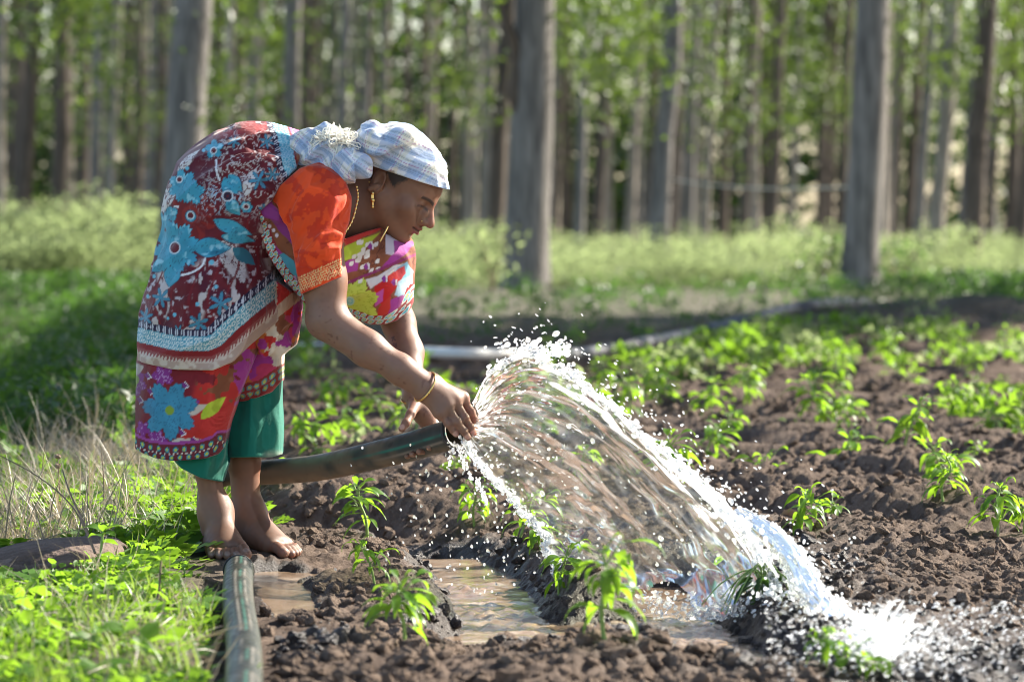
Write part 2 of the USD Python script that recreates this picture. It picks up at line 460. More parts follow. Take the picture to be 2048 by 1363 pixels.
# muddy irrigation water lying in the carved furrows
LOOKS['muddy_water'] = usdkit.material(stage, '/World/Looks/muddy_water', {
    'tc': ('texture_coordinate', {}), 'n': ('noise_texture', {'scale': 9.0, 'detail': 4.0, 'distortion': 0.6}),
    'n2': ('noise_texture', {'scale': 70.0, 'detail': 3.0}),
    'r': ('rgb_ramp', {'ramp': [(0.3, (0.15, 0.098, 0.062)), (0.55, (0.24, 0.165, 0.108)), (0.72, (0.40, 0.32, 0.24))]}),
    'bp': ('bump', {'strength': 0.35, 'distance': 0.004}),
    'p': ('principled_bsdf', {'roughness': 0.08, 'ior': 1.33})},
    [('tc.object', 'n.vector'), ('tc.object', 'n2.vector'), ('n.fac', 'r.fac'), ('r.color', 'p.base_color'), ('n2.fac', 'bp.height'), ('bp.normal', 'p.normal')], surface='p.BSDF')
wx, wy = np.arange(-0.66, 0.75, 0.009), np.arange(6.2, 9.7, 0.012)
WX, WY = np.meshgrid(wx, wy)
pw = np.stack([WX, WY * 0.6, 0 * WX], -1)
turb = np.zeros(WX.shape)
for px, py, r in ((1000, 1235, 0.16), (1330, 1275, 0.2), (920, 1180, 0.1)):
    cx, cy = G(px, py)
    turb += np.exp(-((WX - cx) / r) ** 2 - ((WY - cy) / (r * 2)) ** 2)
WZ = WATER_Z + 0.004 * (fbm(pw * 14, 3, 61) - 0.5) + turb * 0.022 * (np.abs(fbm(pw * 26, 3, 62) - 0.5) * 2 - 0.12)
wn, wm = WX.shape
ii, jj = np.meshgrid(np.arange(wn - 1), np.arange(wm - 1), indexing='ij')
WF = np.stack([ii * wm + jj, ii * wm + jj + 1, (ii + 1) * wm + jj + 1, (ii + 1) * wm + jj], -1).reshape(-1, 4)
keep = np.zeros(WX.shape, bool)
for pts, w in CHANNELS:
    keep |= seg_dist(WX, WY, pts) < w * 1.35 + 0.09
WF = WF[keep.ravel()[WF].all(1)]
used, inv = np.unique(WF, return_inverse=True)
obj('furrow_water', (np.stack([WX, WY, WZ], -1).reshape(-1, 3)[used], inv.reshape(-1, 4)), LOOKS['muddy_water'], smooth=True, kind='structure')
px_, py_ = np.meshgrid(np.arange(-.62, -.36, .008), np.arange(7.6, 9.0, .012))
keep = seg_dist(px_, py_, PUDDLE) < .11
zz = PUDDLE_Z + .003 * (fbm(np.stack([px_, py_ * .6, 0 * px_], -1) * 16, 3, 63) - .5)
wn, wm = px_.shape
ii, jj = np.meshgrid(np.arange(wn - 1), np.arange(wm - 1), indexing='ij')
pf = np.stack([ii * wm + jj, ii * wm + jj + 1, (ii + 1) * wm + jj + 1, (ii + 1) * wm + jj], -1).reshape(-1, 4)
pf = pf[keep.ravel()[pf].all(1)]
used, inv = np.unique(pf, return_inverse=True)
obj('puddle', (np.stack([px_, py_, zz], -1).reshape(-1, 3)[used], inv.reshape(-1, 4)), LOOKS['muddy_water'], smooth=True, kind='structure')
# ---------------------------------------------------------------- the plantation
rng = np.random.default_rng(7)


def leaf_quads(centers, size, rng, flat=0.0, droop=0.0, aspect=0.45):
    """Leaf-sized diamonds (4 corners, folded) at the centers, facing all ways. size: per leaf."""
    n = len(centers)
    d = rng.normal(size=(n, 3))
    d[:, 2] = d[:, 2] * (1 - flat) - droop
    d /= np.linalg.norm(d, axis=1, keepdims=True)
    u = rng.normal(size=(n, 3))
    if flat:
        u = np.array([0, 0, 1.0]) + 0.5 * u
    s = np.cross(d, u)
    s /= np.linalg.norm(s, axis=1, keepdims=True) + 1e-9
    L = np.broadcast_to(np.asarray(size, float), (n,))[:, None]
    up = np.cross(s, d)
    a, b = centers - d * L / 2, centers + d * L / 2
    c1 = centers + s * L * aspect / 2 + up * L * 0.08
    c2 = centers - s * L * aspect / 2 + up * L * 0.08
    v = np.stack([a, c1, b, c2], 1).reshape(-1, 3)
    k = np.arange(n)[:, None] * 4
    return v, np.hstack([k, k + 1, k + 2, k + 3])


def clumps(n_clump, per, center_fn, spread, rng):
    c = np.array([center_fn() for _ in range(n_clump)])
    return (c[:, None, :] + rng.normal(size=(n_clump, per, 3)) * spread).reshape(-1, 3)


def trunk_mesh(base, top, r, rng, sides=12, rings=16, flare=1.5, bend=0.0):
    t = np.linspace(0, 1, rings) ** 1.5
    axis = base[None] * (1 - t[:, None]) + top[None] * t[:, None]
    b = rng.normal(size=2) * bend
    axis[:, 0] += np.sin(t * 5 + b[0]) * bend * 0.25 - np.sin(b[0]) * bend * .25
    rad = r * (1 - 0.55 * t) * (1 + (flare - 1) * np.exp(-t * np.linalg.norm(top - base) / 0.35))
    v, f = tube(axis, rad, sides, cap=False)
    v = v.reshape(rings, sides, 3)
    n = noise(v * np.array([5, 5, 0.9]), 3) - 0.5
    c = axis[:, None, :]
    v = c + (v - c) * (1 + 0.22 * n[..., None])
    return v.reshape(-1, 3), f


def make_tree(name, label, group, px0, px1, y0, y1, width, Y, mat, crown=(90, 9.0, 15.0, 1.9), low=(), rings=16, bend=0.08, leaf='tree_leaf', flare=1.35):
    """A trunk that passes pixel px0 at row y0 and px1 at row y1, WIDTH pixels wide, at distance Y."""
    a, b = P(px0, y0, Y), P(px1, y1, Y)
    d = (a - b) / (a[2] - b[2])
    H = 15.0
    gz = hz(b[0], Y) if Y < 60 else 0.1
    base = b + d * (gz - 0.08 - b[2])
    # towards the crown the lean dies away
    top = b + d * 7.0
    top = np.array([top[0], Y + rng.normal() * 0.3, H])
    t = thing(name, label, 'tree', base, group=group)
    mid = b + d * 6.0
    r = width / FOCAL_PX * Y / 2 * 1.12
    path_pts = smooth_path([base, b * 0.5 + base * 0.5 if b[2] > base[2] + .2 else base + d * .5, mid * 0.5 + base * 0.5, mid, (mid + top) / 2 + np.array([0.05, 0, 0]), top], rings)
    tt = np.linspace(0, 1, rings)
    hgt = path_pts[:, 2] - base[2]
    rad = r * (1 - 0.028 * hgt) * (1 + (flare - 1) * np.exp(-hgt / 0.3))
    path_pts[:, 0] += bend * r * 2 * (fbm(np.stack([hgt * 0.8, hgt * 0 + px0, hgt * 0], -1), 2, 8) - 0.5) * np.minimum(hgt, 1)
    v, f = tube(path_pts, np.maximum(rad, 0.03), 14, cap=False)
    v = v.reshape(rings, 14, 3)
    c = path_pts[:, None, :]
    v = c + (v - c) * (1 + 0.20 * (noise(v * np.array([6, 6, 1.2]), 3) - 0.5)[..., None])
    obj('trunk', (v.reshape(-1, 3) - base, f), LOOKS[mat], t, smooth=True)
    n, z0, z1, sp = crown
    pts = []
    if n:
        def cf():
            z = rng.uniform(z0, z1)
            rr = sp * math.sqrt(rng.random()) * (1 - 0.5 * (z - z0) / (z1 - z0))
            a_ = rng.uniform(0, 6.283)
            return np.array([top[0] - base[0] + rr * math.cos(a_), rr * math.sin(a_), z - base[2]])
        pts.append((clumps(n, 9, cf, 0.28, rng), 0.24))
    for (lx, lz, ls, lc, lsz) in low:      # sprays of leaves low on the trunk: offset x, height, spread, clumps, leaf size
        def lf():
            return np.array([lx, rng.normal() * 0.4, lz]) + rng.normal(size=3) * ls
        pts.append((clumps(lc, 10, lf, 0.15, rng), lsz))
    if pts:
        q = [leaf_quads(c, s * rng.uniform(0.6, 1.25, len(c)), rng, flat=0.3, droop=0.35, aspect=0.5) for c, s in pts]
        obj('crown', join(q), LOOKS[leaf], t)
    return t


def spray(lx, lz, ls=0.45, lc=26, lsz=0.12):
    return (lx, lz, ls, lc, lsz)


TREE_GROUP = 'slim plantation trees standing behind one another in the far rows'
# nearest three
make_tree('plantation_tree', 'thickest grey tree trunk rising behind the back of the bending woman', 'plantation trees of the nearer rows', 388, 366, 0, 330, 74, 40, 'bark_grey', low=[spray(0.55, 2.6, 0.25, 10), spray(-1.0, 2.9, 0.4, 16)], rings=30)
make_tree('plantation_tree', 'tall grey tree with sunlit right edge, in the middle beside the head cloth', 'plantation trees of the nearer rows', 1068, 1050, 0, 590, 78, 38.5, 'bark_grey', low=[spray(0.75, 3.0, 0.35, 24), spray(-0.5, 3.2, 0.3, 12), spray(-1.2, 2.9, 0.4, 20), spray(1.1, 2.5, 0.3, 10)], rings=30)
make_tree('plantation_tree', 'tall smooth blue-grey tree on the right, in shade, where the grey pipe ends', 'plantation trees of the nearer rows', 1746, 1718, 0, 600, 64, 37.5, 'bark_grey', low=[spray(-1.3, 2.5, 0.25, 16), spray(0.6, 3.1, 0.3, 10)], rings=30)
# a bent side branch and a knob on the middle tree
mt = UsdGeom.Xform(stage.GetPrimAtPath('/World/plantation_tree_001'))
mb = np.array(mt.GetPrim().GetAttribute('xformOp:translate').Get())
obj('branch', tube(smooth_path([P(1052, 250, 38.5) - mb, P(1030, 190, 38.4) - mb, P(1034, 120, 38.4) - mb, P(1012, 40, 38.3) - mb, P(985, -60, 38.3) - mb], 14), np.linspace(.085, .05, 14), 9), LOOKS['bark_brown'], mt, smooth=True)
# trees that can be told apart: px at row 0, px at row 480, width, distance, bark, label
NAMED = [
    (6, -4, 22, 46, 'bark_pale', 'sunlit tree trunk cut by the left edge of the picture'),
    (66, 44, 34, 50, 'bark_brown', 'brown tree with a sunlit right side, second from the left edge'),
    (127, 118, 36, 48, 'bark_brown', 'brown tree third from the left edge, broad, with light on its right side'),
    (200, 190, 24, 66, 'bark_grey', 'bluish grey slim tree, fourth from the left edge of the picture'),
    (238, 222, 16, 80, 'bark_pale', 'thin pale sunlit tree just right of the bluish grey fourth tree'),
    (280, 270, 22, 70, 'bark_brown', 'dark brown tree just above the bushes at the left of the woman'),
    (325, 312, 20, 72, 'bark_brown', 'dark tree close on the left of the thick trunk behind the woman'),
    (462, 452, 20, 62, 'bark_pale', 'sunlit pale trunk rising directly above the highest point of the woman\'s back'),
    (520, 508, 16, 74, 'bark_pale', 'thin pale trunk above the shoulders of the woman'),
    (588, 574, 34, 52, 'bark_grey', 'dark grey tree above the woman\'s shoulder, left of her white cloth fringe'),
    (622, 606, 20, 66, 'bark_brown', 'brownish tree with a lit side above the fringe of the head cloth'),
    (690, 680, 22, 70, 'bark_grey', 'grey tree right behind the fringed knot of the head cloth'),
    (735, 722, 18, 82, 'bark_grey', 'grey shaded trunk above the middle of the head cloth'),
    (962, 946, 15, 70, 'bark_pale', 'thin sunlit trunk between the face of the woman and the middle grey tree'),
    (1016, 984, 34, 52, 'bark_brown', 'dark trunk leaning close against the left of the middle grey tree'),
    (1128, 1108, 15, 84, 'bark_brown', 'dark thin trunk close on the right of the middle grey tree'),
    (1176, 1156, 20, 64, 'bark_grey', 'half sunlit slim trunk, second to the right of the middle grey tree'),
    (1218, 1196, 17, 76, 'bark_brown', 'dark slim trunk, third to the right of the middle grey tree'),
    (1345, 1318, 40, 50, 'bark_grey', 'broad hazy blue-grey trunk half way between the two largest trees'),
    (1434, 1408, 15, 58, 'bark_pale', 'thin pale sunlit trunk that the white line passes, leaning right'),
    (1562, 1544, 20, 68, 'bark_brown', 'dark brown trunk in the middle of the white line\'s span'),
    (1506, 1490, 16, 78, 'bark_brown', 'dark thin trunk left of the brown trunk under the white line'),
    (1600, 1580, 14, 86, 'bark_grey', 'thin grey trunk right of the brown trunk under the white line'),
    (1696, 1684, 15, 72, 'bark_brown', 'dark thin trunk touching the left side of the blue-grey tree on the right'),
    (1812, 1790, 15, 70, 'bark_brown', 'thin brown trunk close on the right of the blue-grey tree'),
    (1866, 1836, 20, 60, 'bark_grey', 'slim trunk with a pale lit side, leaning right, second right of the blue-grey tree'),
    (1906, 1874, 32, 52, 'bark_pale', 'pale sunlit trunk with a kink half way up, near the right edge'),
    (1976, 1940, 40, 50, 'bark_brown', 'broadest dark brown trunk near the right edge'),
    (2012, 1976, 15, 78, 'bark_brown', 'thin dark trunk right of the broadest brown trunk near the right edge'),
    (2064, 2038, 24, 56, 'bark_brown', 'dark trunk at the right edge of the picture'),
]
for k, (x0, x1, w, Y, bk, lab) in enumerate(NAMED):
    low = []
    for _ in range(rng.integers(2, 5)):
        low.append(spray(rng.uniform(-0.9, 0.9), rng.uniform(2.3, 1.4 + Y * 0.055), rng.uniform(0.2, 0.5), int(rng.integers(8, 26)), rng.uniform(0.09, 0.15)))
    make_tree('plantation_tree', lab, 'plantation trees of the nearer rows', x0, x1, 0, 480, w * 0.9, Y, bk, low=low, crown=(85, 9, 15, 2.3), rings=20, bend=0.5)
# the far rows, which nothing tells apart
used = [(a + b) / 2 for a, b, *_ in NAMED]
k = 0
while k < 84:
    px = rng.uniform(-60, 2110)
    Y = rng.uniform(74, 118)
    w = rng.uniform(0.18, 0.26) * FOCAL_PX / Y
    if min(abs(px - u) for u in used) < 9:
        continue
    used.append(px)
    lean = rng.uniform(2, 24) * (0.4 + px / 2048)
    low = [spray(rng.uniform(-1.0, 1.0), rng.uniform(2.6, 7.0), rng.uniform(0.3, 0.7), int(rng.integers(10, 30)), rng.uniform(0.12, 0.2)) for _ in range(rng.integers(0, 3))]
    make_tree('plantation_tree', 'slim trunk among many alike in the hazy far rows of the plantation', TREE_GROUP, px + lean, px, 0, 480, w, Y,
              ['bark_grey', 'bark_brown', 'bark_brown', 'bark_pale'][rng.integers(4)], low=low, crown=(52, 8, 14, 2.3), rings=12, bend=0.5)
    k += 1
# trees beside the field, right of the picture: they shade the bank and the ditch
for k, (x, Y, z0, z1, sp, n) in enumerate([(7.7, 17.6, 7.9, 12, 1.15, 130), (7.9, 20.0, 7.9, 12.5, 1.2, 150), (8.1, 22.6, 7.8, 13, 1.3, 170), (8.6, 25.2, 7.2, 13, 1.5, 180), (8.8, 28.0, 6.3, 13, 1.8, 200), (9.6, 31.5, 5, 14, 2, 210), (11.5, 34.0, 5, 14, 2, 210), (14.2, 33.0, 5, 14, 2, 210), (12.2, 30.5, 5, 14, 2, 200), (17.0, 35.0, 5, 14, 2, 200)]):
    px = 1024 + x / Y * FOCAL_PX
    make_tree('plantation_tree', 'leafy tree beside the field beyond the right edge of the picture', 'leafy trees beside the field', px + 10, px, 0, 480, 0.30 * FOCAL_PX / Y, Y, 'bark_grey', crown=(n * (5 if x < 9 else 2), z0, z1, sp), rings=12)

# far wood behind the last row: leaves in masses with gaps, open light between them
c = []
for _ in range(3400):
    Y = rng.uniform(112, 150)
    x = rng.uniform(-20, 20)
    z = 12.5 * rng.random() ** 1.5 + 0.2
    if noise(np.array([[x * 0.35, Y * 0.1, z * 0.25]]), 77)[0] < 0.34 + 0.22 * (x > 7) * (z < 4):
        continue
    c.append(np.array([x, Y, z]) + rng.normal(size=(16, 3)) * np.array([0.8, 0.8, 0.6]))
c = np.concatenate(c)
obj('far_wood', leaf_quads(c, rng.uniform(0.3, 0.6, len(c)), rng, flat=0.2, aspect=0.7), LOOKS['wood_leaf'], kind='stuff', label='mass of green foliage behind the last trunks of the plantation')

# bushes and tall weeds along the forest edge: one uncountable mass
pts = []
for _ in range(3300):
    Y = 38.6 + 34 * rng.random() ** 1.7
    x = rng.uniform(-1.0, 1.0) * (Y / FOCAL_PX * 1100 + 0.8)
    pts.append((x, Y))
pts = np.array(pts)
_n = fbm(np.stack([pts[:, 0] * 1.5, pts[:, 1] * 0.5, 0 * pts[:, 0]], -1), 3, 71)
hh = 0.10 + 0.42 * sstep(_n, .28, .72) + 0.36 * sstep(pts[:, 0], -1.0, -3.6) + .30 * rng.random(len(pts)) ** 5
pts, hh = pts[_n > .36], hh[_n > .36]
hh *= np.where(pts[:, 1] < 41, 0.55 + 0.2 * (pts[:, 1] - 38.6), 1.0)


def weed_clump(n, h, r, size, rng, stems=True):
    c = rng.normal(size=(n, 3)) * np.array([r, r, 0])
    c[:, 2] = h * rng.random(n) ** 0.7
    c[:, :2] *= (1 - 0.35 * c[:, 2:3] / h)
    return leaf_quads(c, size * rng.uniform(0.6, 1.3, n), rng, flat=0.1, droop=-0.2, aspect=0.5)


bp = [weed_clump(78, 1.0, 0.20, 0.075, rng) for _ in range(4)]
bz = height(pts[:, 0], pts[:, 1])
sc = np.stack([0.7 + 0.5 * rng.random(len(pts)), 0.7 + 0.5 * rng.random(len(pts)), hh], 1)
instancer('forest_edge_weeds', bp, [LOOKS['bush_leaf']] * 4, np.column_stack([pts, bz - 0.02]), quat_z(rng.uniform(0, 6.28, len(pts))), sc, rng.integers(0, 4, len(pts)),
          kind='stuff', label='pale green weeds and bushes massed along the foot of the plantation')


def shrub(px, py, Y, h, w, n, size, label, leaf='shrub_leaf'):
    b = P(px, py, Y)
    b[2] = hz(b[0], Y)
    t = thing('shrub', label, 'shrub', b)
    st = []
    for k in range(5):
        a = rng.uniform(0, 6.28)
        e = np.array([math.cos(a) * w * 0.6, math.sin(a) * w * 0.6, h * rng.uniform(0.6, 0.95)])
        st.append(tube(smooth_path([np.zeros(3), e * np.array([0.35, 0.35, 0.55]), e], 6), np.linspace(0.014, 0.005, 6), 5))
    obj('stem', join(st), LOOKS['dry_stem'], t)
    c = rng.normal(size=(n, 3)) * np.array([w * 0.5, w * 0.5, 0])
    c[:, 2] = h * (0.15 + 0.85 * rng.random(n) ** 0.8)
    obj('foliage', leaf_quads(c, size * rng.uniform(0.6, 1.3, n), rng, flat=0.2, droop=0.1, aspect=0.55), LOOKS[leaf], t)


shrub(985, 590, 37.0, 0.62, 0.26, 130, 0.10, 'leafy shrub with large pale leaves left of the middle grey tree', 'bush_leaf')
shrub(1648, 600, 37.6, 0.52, 0.30, 190, 0.07, 'dark green shrub on the left of the blue-grey tree\'s foot')
shrub(1800, 600, 37.6, 0.45, 0.34, 200, 0.07, 'dark green shrub on the right of the blue-grey tree\'s foot')
shrub(1905, 560, 42.0, 0.6, 0.35, 160, 0.10, 'pale bush above the right bank, right of the blue-grey tree', 'bush_leaf')
shrub(160, 540, 41.0, 0.9, 0.5, 260, 0.10, 'tall pale weed bush in front of the brown trunks at the left', 'bush_leaf')
shrub(60, 540, 42.0, 0.8, 0.4, 200, 0.10, 'pale bush at the left edge below the sunlit trunks', 'bush_leaf')

# a thin white line tied between two trunks
a, b = P(1340, 358, 50.0), P(1700, 374, 37.6)
ln = a[None] * (1 - np.linspace(0, 1, 24)[:, None]) + b[None] * np.linspace(0, 1, 24)[:, None]
ln[:, 2] -= 0.06 * np.sin(np.linspace(0, np.pi, 24))
simple('white_plastic', (0.3, 0.3, 0.26), rough=0.5)
obj('line', tube(ln, 0.010, 6), LOOKS['white_plastic'], label='thin white line strung between the trunks, left of the blue-grey tree', category='rope')
# ---------------------------------------------------------------- clods of earth: uncountable
rng = np.random.default_rng(21)


def clod_mesh(seed):
    m = trimesh.creation.icosphere(3, 1.0)
    v = m.vertices * np.array([1.1, 0.9, 0.75])
    v = v * (0.75 + 0.6 * noise(v * 1.2 + seed * 9.7, seed))[:, None]
    r_ = np.random.default_rng(seed)
    for _ in range(11):                    # broken faces
        d = r_.normal(size=3)
        d /= np.linalg.norm(d)
        h = r_.uniform(.42, .72)
        over = np.maximum(v @ d - h, 0)
        v = v - over[:, None] * d * .92
    v = v * (1 + .30 * (noise(v * 4.5, seed + 3) - .5) + .16 * (noise(v * 11, seed + 4) - .5))[:, None]
    return trimesh.Trimesh(v, m.faces, process=False)


for nm, a, b in (('clod_dry', (.180, .128, .092), (.080, .054, .038)), ('clod_wet', (.052, .038, .030), (.020, .014, .011))):
    simple(nm, a, rough=.92 if 'dry' in nm else .38, spec=.3 if 'dry' in nm else .5, scale=1.6, color2=b, bump=.05, bump_scale=7.0)
N = 44000
Y = 6.0 + 17 * rng.random(N) ** 1.5
X = rng.uniform(-1, 1, N) * (Y * 0.148)
X = np.where(X < bund_edge(Y) + .05, rng.uniform(-.4, 1, N) * Y * .148, X)
ok = (X > bund_edge(Y) + .02)
dens = fbm(np.stack([X, Y * .8, 0 * X], -1) * 3.2, 3, 91)
ok &= dens + .30 * (rng.random(N) - .5) > .40
for pts, w in CHANNELS:
    ok &= seg_dist(X, Y, pts) > w * 1.05
ok &= (((X + .672) / .09) ** 2 + ((Y - 8.86) / .2) ** 2 > 1) & (((X + .565) / .11) ** 2 + ((Y - 8.98) / .16) ** 2 > 1) & (seg_dist(X, Y, PUDDLE) > .06)
ok &= np.abs(X - (-.614 + (Y - 8.62) * -.0745)) > .05
X, Y = X[ok], Y[ok]
s = (.0030 + .021 * rng.random(len(X)) ** 5.0) * (1 + .35 * sstep(Y, 11, 18))
Z = height(X, Y)
wv = np.zeros(len(X))
for px_, py_, rx, ry in ((1420, 1200, .33, .8), (1700, 1290, .42, .6), (1560, 1290, .3, .5), (1950, 1330, .35, .5), (620, 1290, .10, .4), (1190, 1230, .18, .5), (1500, 1130, .25, .8)):
    cx, cy = G(px_, py_, 0)
    wv = np.maximum(wv, np.exp(-((X - cx) / rx) ** 2 - ((Y - cy) / ry) ** 2))
for pts, w in CHANNELS:
    wv = np.maximum(wv, 1 - sstep(seg_dist(X, Y, pts), w * .9, w * 1.1 + .12))
wetc = wv + .3 * (rng.random(len(X)) - .5) > .45
idx = rng.integers(0, 4, len(X)) + np.where(wetc, 4, 0)
sv = s[:, None] * rng.uniform(.75, 1.3, (len(X), 3))
instancer('soil_clods', [clod_mesh(k) for k in range(8)], [LOOKS['clod_dry']] * 4 + [LOOKS['clod_wet']] * 4, np.column_stack([X, Y, Z + s * .15]),
          quat_z(rng.uniform(0, 6.28, len(X)), rng.normal(0, .6, len(X)), rng.uniform(0, 6.28, len(X))), sv, idx, kind='stuff', label='crumbled clods of brown earth strewn over the field')


# ---------------------------------------------------------------- chilli seedlings, each with its leaves
def leaf_mesh(base, out, L, w, droop, twist, rng, n=6):
    """A pointed leaf from base along out, folded along its rib and drooping."""
    out = np.asarray(out, float) / np.linalg.norm(out)
    side = np.cross(out, [0, 0, 1.0])
    side = side / (np.linalg.norm(side) + 1e-9)
    up = np.cross(side, out)
    side, up = side * math.cos(twist) + up * math.sin(twist), up * math.cos(twist) - side * math.sin(twist)
    t = np.linspace(0, 1, n + 1)
    ang = -droop * t ** 1.3
    d = out[None] * np.cos(ang)[:, None] + np.array([0, 0, 1.0])[None] * np.sin(ang)[:, None]
    rib = base + np.vstack([np.zeros(3), np.cumsum(d[:-1] * L / n, 0)])
    hw = w * np.sin(np.pi * np.clip(t, 0, 1) ** .75) ** .9 * (1 - .25 * t)
    hw[0], hw[-1] = w * .06, .0004
    wav = .10 * w * np.sin(t * 9 + rng.uniform(0, 6))
    l = rib + side * hw[:, None] + up * (hw * .28 + wav)[:, None]
    r = rib - side * hw[:, None] + up * (hw * .28 - wav)[:, None]
    v = np.vstack([rib, l, r])
    k = np.arange(n)
    m = n + 1
    f = np.vstack([np.stack([k, k + 1, m + k + 1, m + k], 1), np.stack([k + 1, k, 2 * m + k, 2 * m + k + 1], 1)])
    return v, f


def chilli(name, label, loc, h, rng, n_leaf=15, lean=(0, 0), group=None, size=1.0, wilt=0.0):
    t = thing(name, label, 'chilli plant', loc, 0, group)
    top = np.array([lean[0], lean[1], h])
    path = smooth_path([np.array([0, 0, -.02]), np.array([lean[0] * .25 + rng.normal() * .004, lean[1] * .25, h * .35]), np.array([lean[0] * .6 + rng.normal() * .006, lean[1] * .6, h * .7]), top], 12)
    stems = [tube(path, np.linspace(.0042, .0022, 12) * size, 6)]
    nodes = []
    for b in range(3):
        k = 5 + 2 * b
        a = rng.uniform(0, 6.28)
        e = path[k] + np.array([math.cos(a), math.sin(a), 0]) * h * rng.uniform(.18, .30) + np.array([0, 0, h * rng.uniform(.12, .26)])
        bp_ = smooth_path([path[k], (path[k] + e) / 2 + np.array([0, 0, -.004]), e], 6)
        stems.append(tube(bp_, np.linspace(.0022, .0013, 6) * size, 5))
        nodes += [(e, a), (bp_[3], a + 1.2)]
    leaves = []
    for k in range(n_leaf):
        if k < 5:                      # young leaves round the tip
            p0, a = top + np.array([0, 0, -.004 * k]), k * 2.4 + rng.uniform(-.4, .4)
            el, L = rng.uniform(.25, .95), rng.uniform(.030, .055)
        elif k < 11 and nodes:
            e, a0 = nodes[(k - 5) % len(nodes)]
            p0, a = e, a0 + rng.uniform(-1.0, 1.0)
            el, L = rng.uniform(-.15, .55), rng.uniform(.045, .078)
        else:
            i = int(rng.integers(4, 11))
            p0, a = path[i], rng.uniform(0, 6.28)
            el, L = rng.uniform(-.5, .2), rng.uniform(.045, .075)
        d = np.array([math.cos(a) * math.cos(el), math.sin(a) * math.cos(el), math.sin(el)])
        q = p0 + d * rng.uniform(.008, .022) * size
        stems.append(tube(np.array([p0, (p0 + q) / 2 + np.array([0, 0, .001]), q]), .0011 * size, 4, cap=False))
        leaves.append(leaf_mesh(q, d, L * size, L * size * rng.uniform(.15, .21), rng.uniform(.7, 1.5) + wilt, rng.normal(0, .35), rng))
    obj('stem', join(stems), LOOKS['green_stem'], t, smooth=True)
    for v, f in leaves:
        obj('leaf', (v, f), LOOKS['chilli_leaf'], t, smooth=True)
    return t


NEAR = [  # px, py of the foot, height in picture rows, leaves, label
    (735, 1082, 112, 17, 'tall chilli seedling below the hose, right of the bare feet'),
    (752, 1166, 92, 9, 'slender yellow-green chilli seedling beside the left furrow, below the tall one'),
    (808, 1284, 146, 17, 'bushy chilli seedling standing between mud and water in front'),
    (1212, 1330, 196, 18, 'largest chilli seedling in front, lower middle, left of the foaming water'),
    (1118, 1166, 104, 16, 'chilli seedling hit by the lower edge of the water sheet'),
    (1030, 1092, 104, 13, 'chilli seedling behind the falling water stream, below the hand'),
    (1592, 1032, 100, 15, 'chilli seedling right of the crest of the water, on a dry ridge'),
    (1655, 1045, 48, 8, 'low chilli seedling with drooping leaves just right of the dry pale husk'),
    (1888, 992, 98, 15, 'chilli seedling with spreading leaves on the right, third from the right edge'),
    (1994, 1066, 108, 14, 'nearest chilli seedling at the right, close to the right edge'),
    (2046, 1060, 70, 11, 'chilli seedling cut by the right edge, low on the picture'),
    (1804, 946, 112, 18, 'dense tall chilli seedling at the right, below the blue-grey tree'),
    (1528, 926, 84, 14, 'chilli seedling above the crest of the water, left of the tall dense ones'),
    (950, 992, 90, 12, 'yellowish chilli seedling just below the fingers and hose end'),
    (880, 985, 62, 8, 'small chilli seedling half hidden beneath the hose'),
    (742, 884, 96, 17, 'bright chilli seedling between hose and forearm, nearer of the two'),
    (664, 838, 100, 15, 'bright chilli seedling close to the green petticoat, behind the hose'),
    (1316, 850, 84, 14, 'blurred chilli seedling right above the curve of the water'),
    (1590, 850, 76, 16, 'blurred broad chilli seedling right of the water curve, in the second row'),
    (1500, 835, 70, 15, 'blurred chilli seedling left beside the broad one in the second row'),
    (1715, 862, 74, 15, 'blurred chilli seedling in the second row, below the foot of the blue-grey tree'),
    (2036, 880, 82, 14, 'blurred chilli seedling at the right edge in the second row'),
    (1940, 905, 60, 12, 'blurred small chilli seedling between the right edge and the dense tall one'),
    (2040, 950, 56, 10, 'small chilli seedling at the right edge above the nearest one'),
    (640, 960, 60, 10, 'low chilli seedling under the hose, close to the far leg'),
    (1640, 1330, 70, 8, 'battered chilli seedling in the wet soil where the side stream lands'),
    (1800, 1350, 66, 7, 'bent chilli seedling in the spray at the lower right'),
    (1085, 1100, 60, 9, 'small chilli seedling behind the water sheet\'s lower edge'),
    (1440, 1145, 60, 9, 'chilli seedling seen through the water sheet, towards its right'),
    (608, 806, 84, 14, 'blurred bright seedling just right of the skirt fold, behind the hose'),
    (700, 782, 70, 13, 'blurred bright seedling under the near elbow'),
    (772, 838, 70, 12, 'blurred seedling between the near forearm and the far hand'),
    (704, 905, 70, 12, 'bright seedling rising just behind the bend of the hose'),
    (790, 905, 56, 10, 'small seedling behind the hose near the thumb'),
    (610, 884, 70, 12, 'bright seedling against the right edge of the green petticoat'),
    (1700, 925, 70, 12, 'seedling left of the dense tall one at the right'),
    (1420, 905, 66, 11, 'small seedling just above the falling crest of the water'),
    (1150, 1010, 80, 12, 'chilli seedling seen through the water sheet, in its middle'),
]
CH = []
for px_, py_, hp, nl, lab in NEAR:
    Yp = gY(py_, 0.0)
    for _ in range(4):
        x = (px_ - 1024) / FOCAL_PX * Yp
        Yp = gY(py_, float(base_height(np.array([x]), np.array([Yp]))[0]))
    x = (px_ - 1024) / FOCAL_PX * Yp
    h = hp / FOCAL_PX * Yp
    CH.append(chilli('chilli_plant', lab, (x, Yp, hz(x, Yp)), h * .92, rng, nl + 13, (rng.normal() * .035, rng.normal() * .03), group='chilli seedlings planted in the nearer rows', wilt=.7 * rng.random() ** 2, size=min(max(h / .135, .75), 1.1) * .98))
k = 0
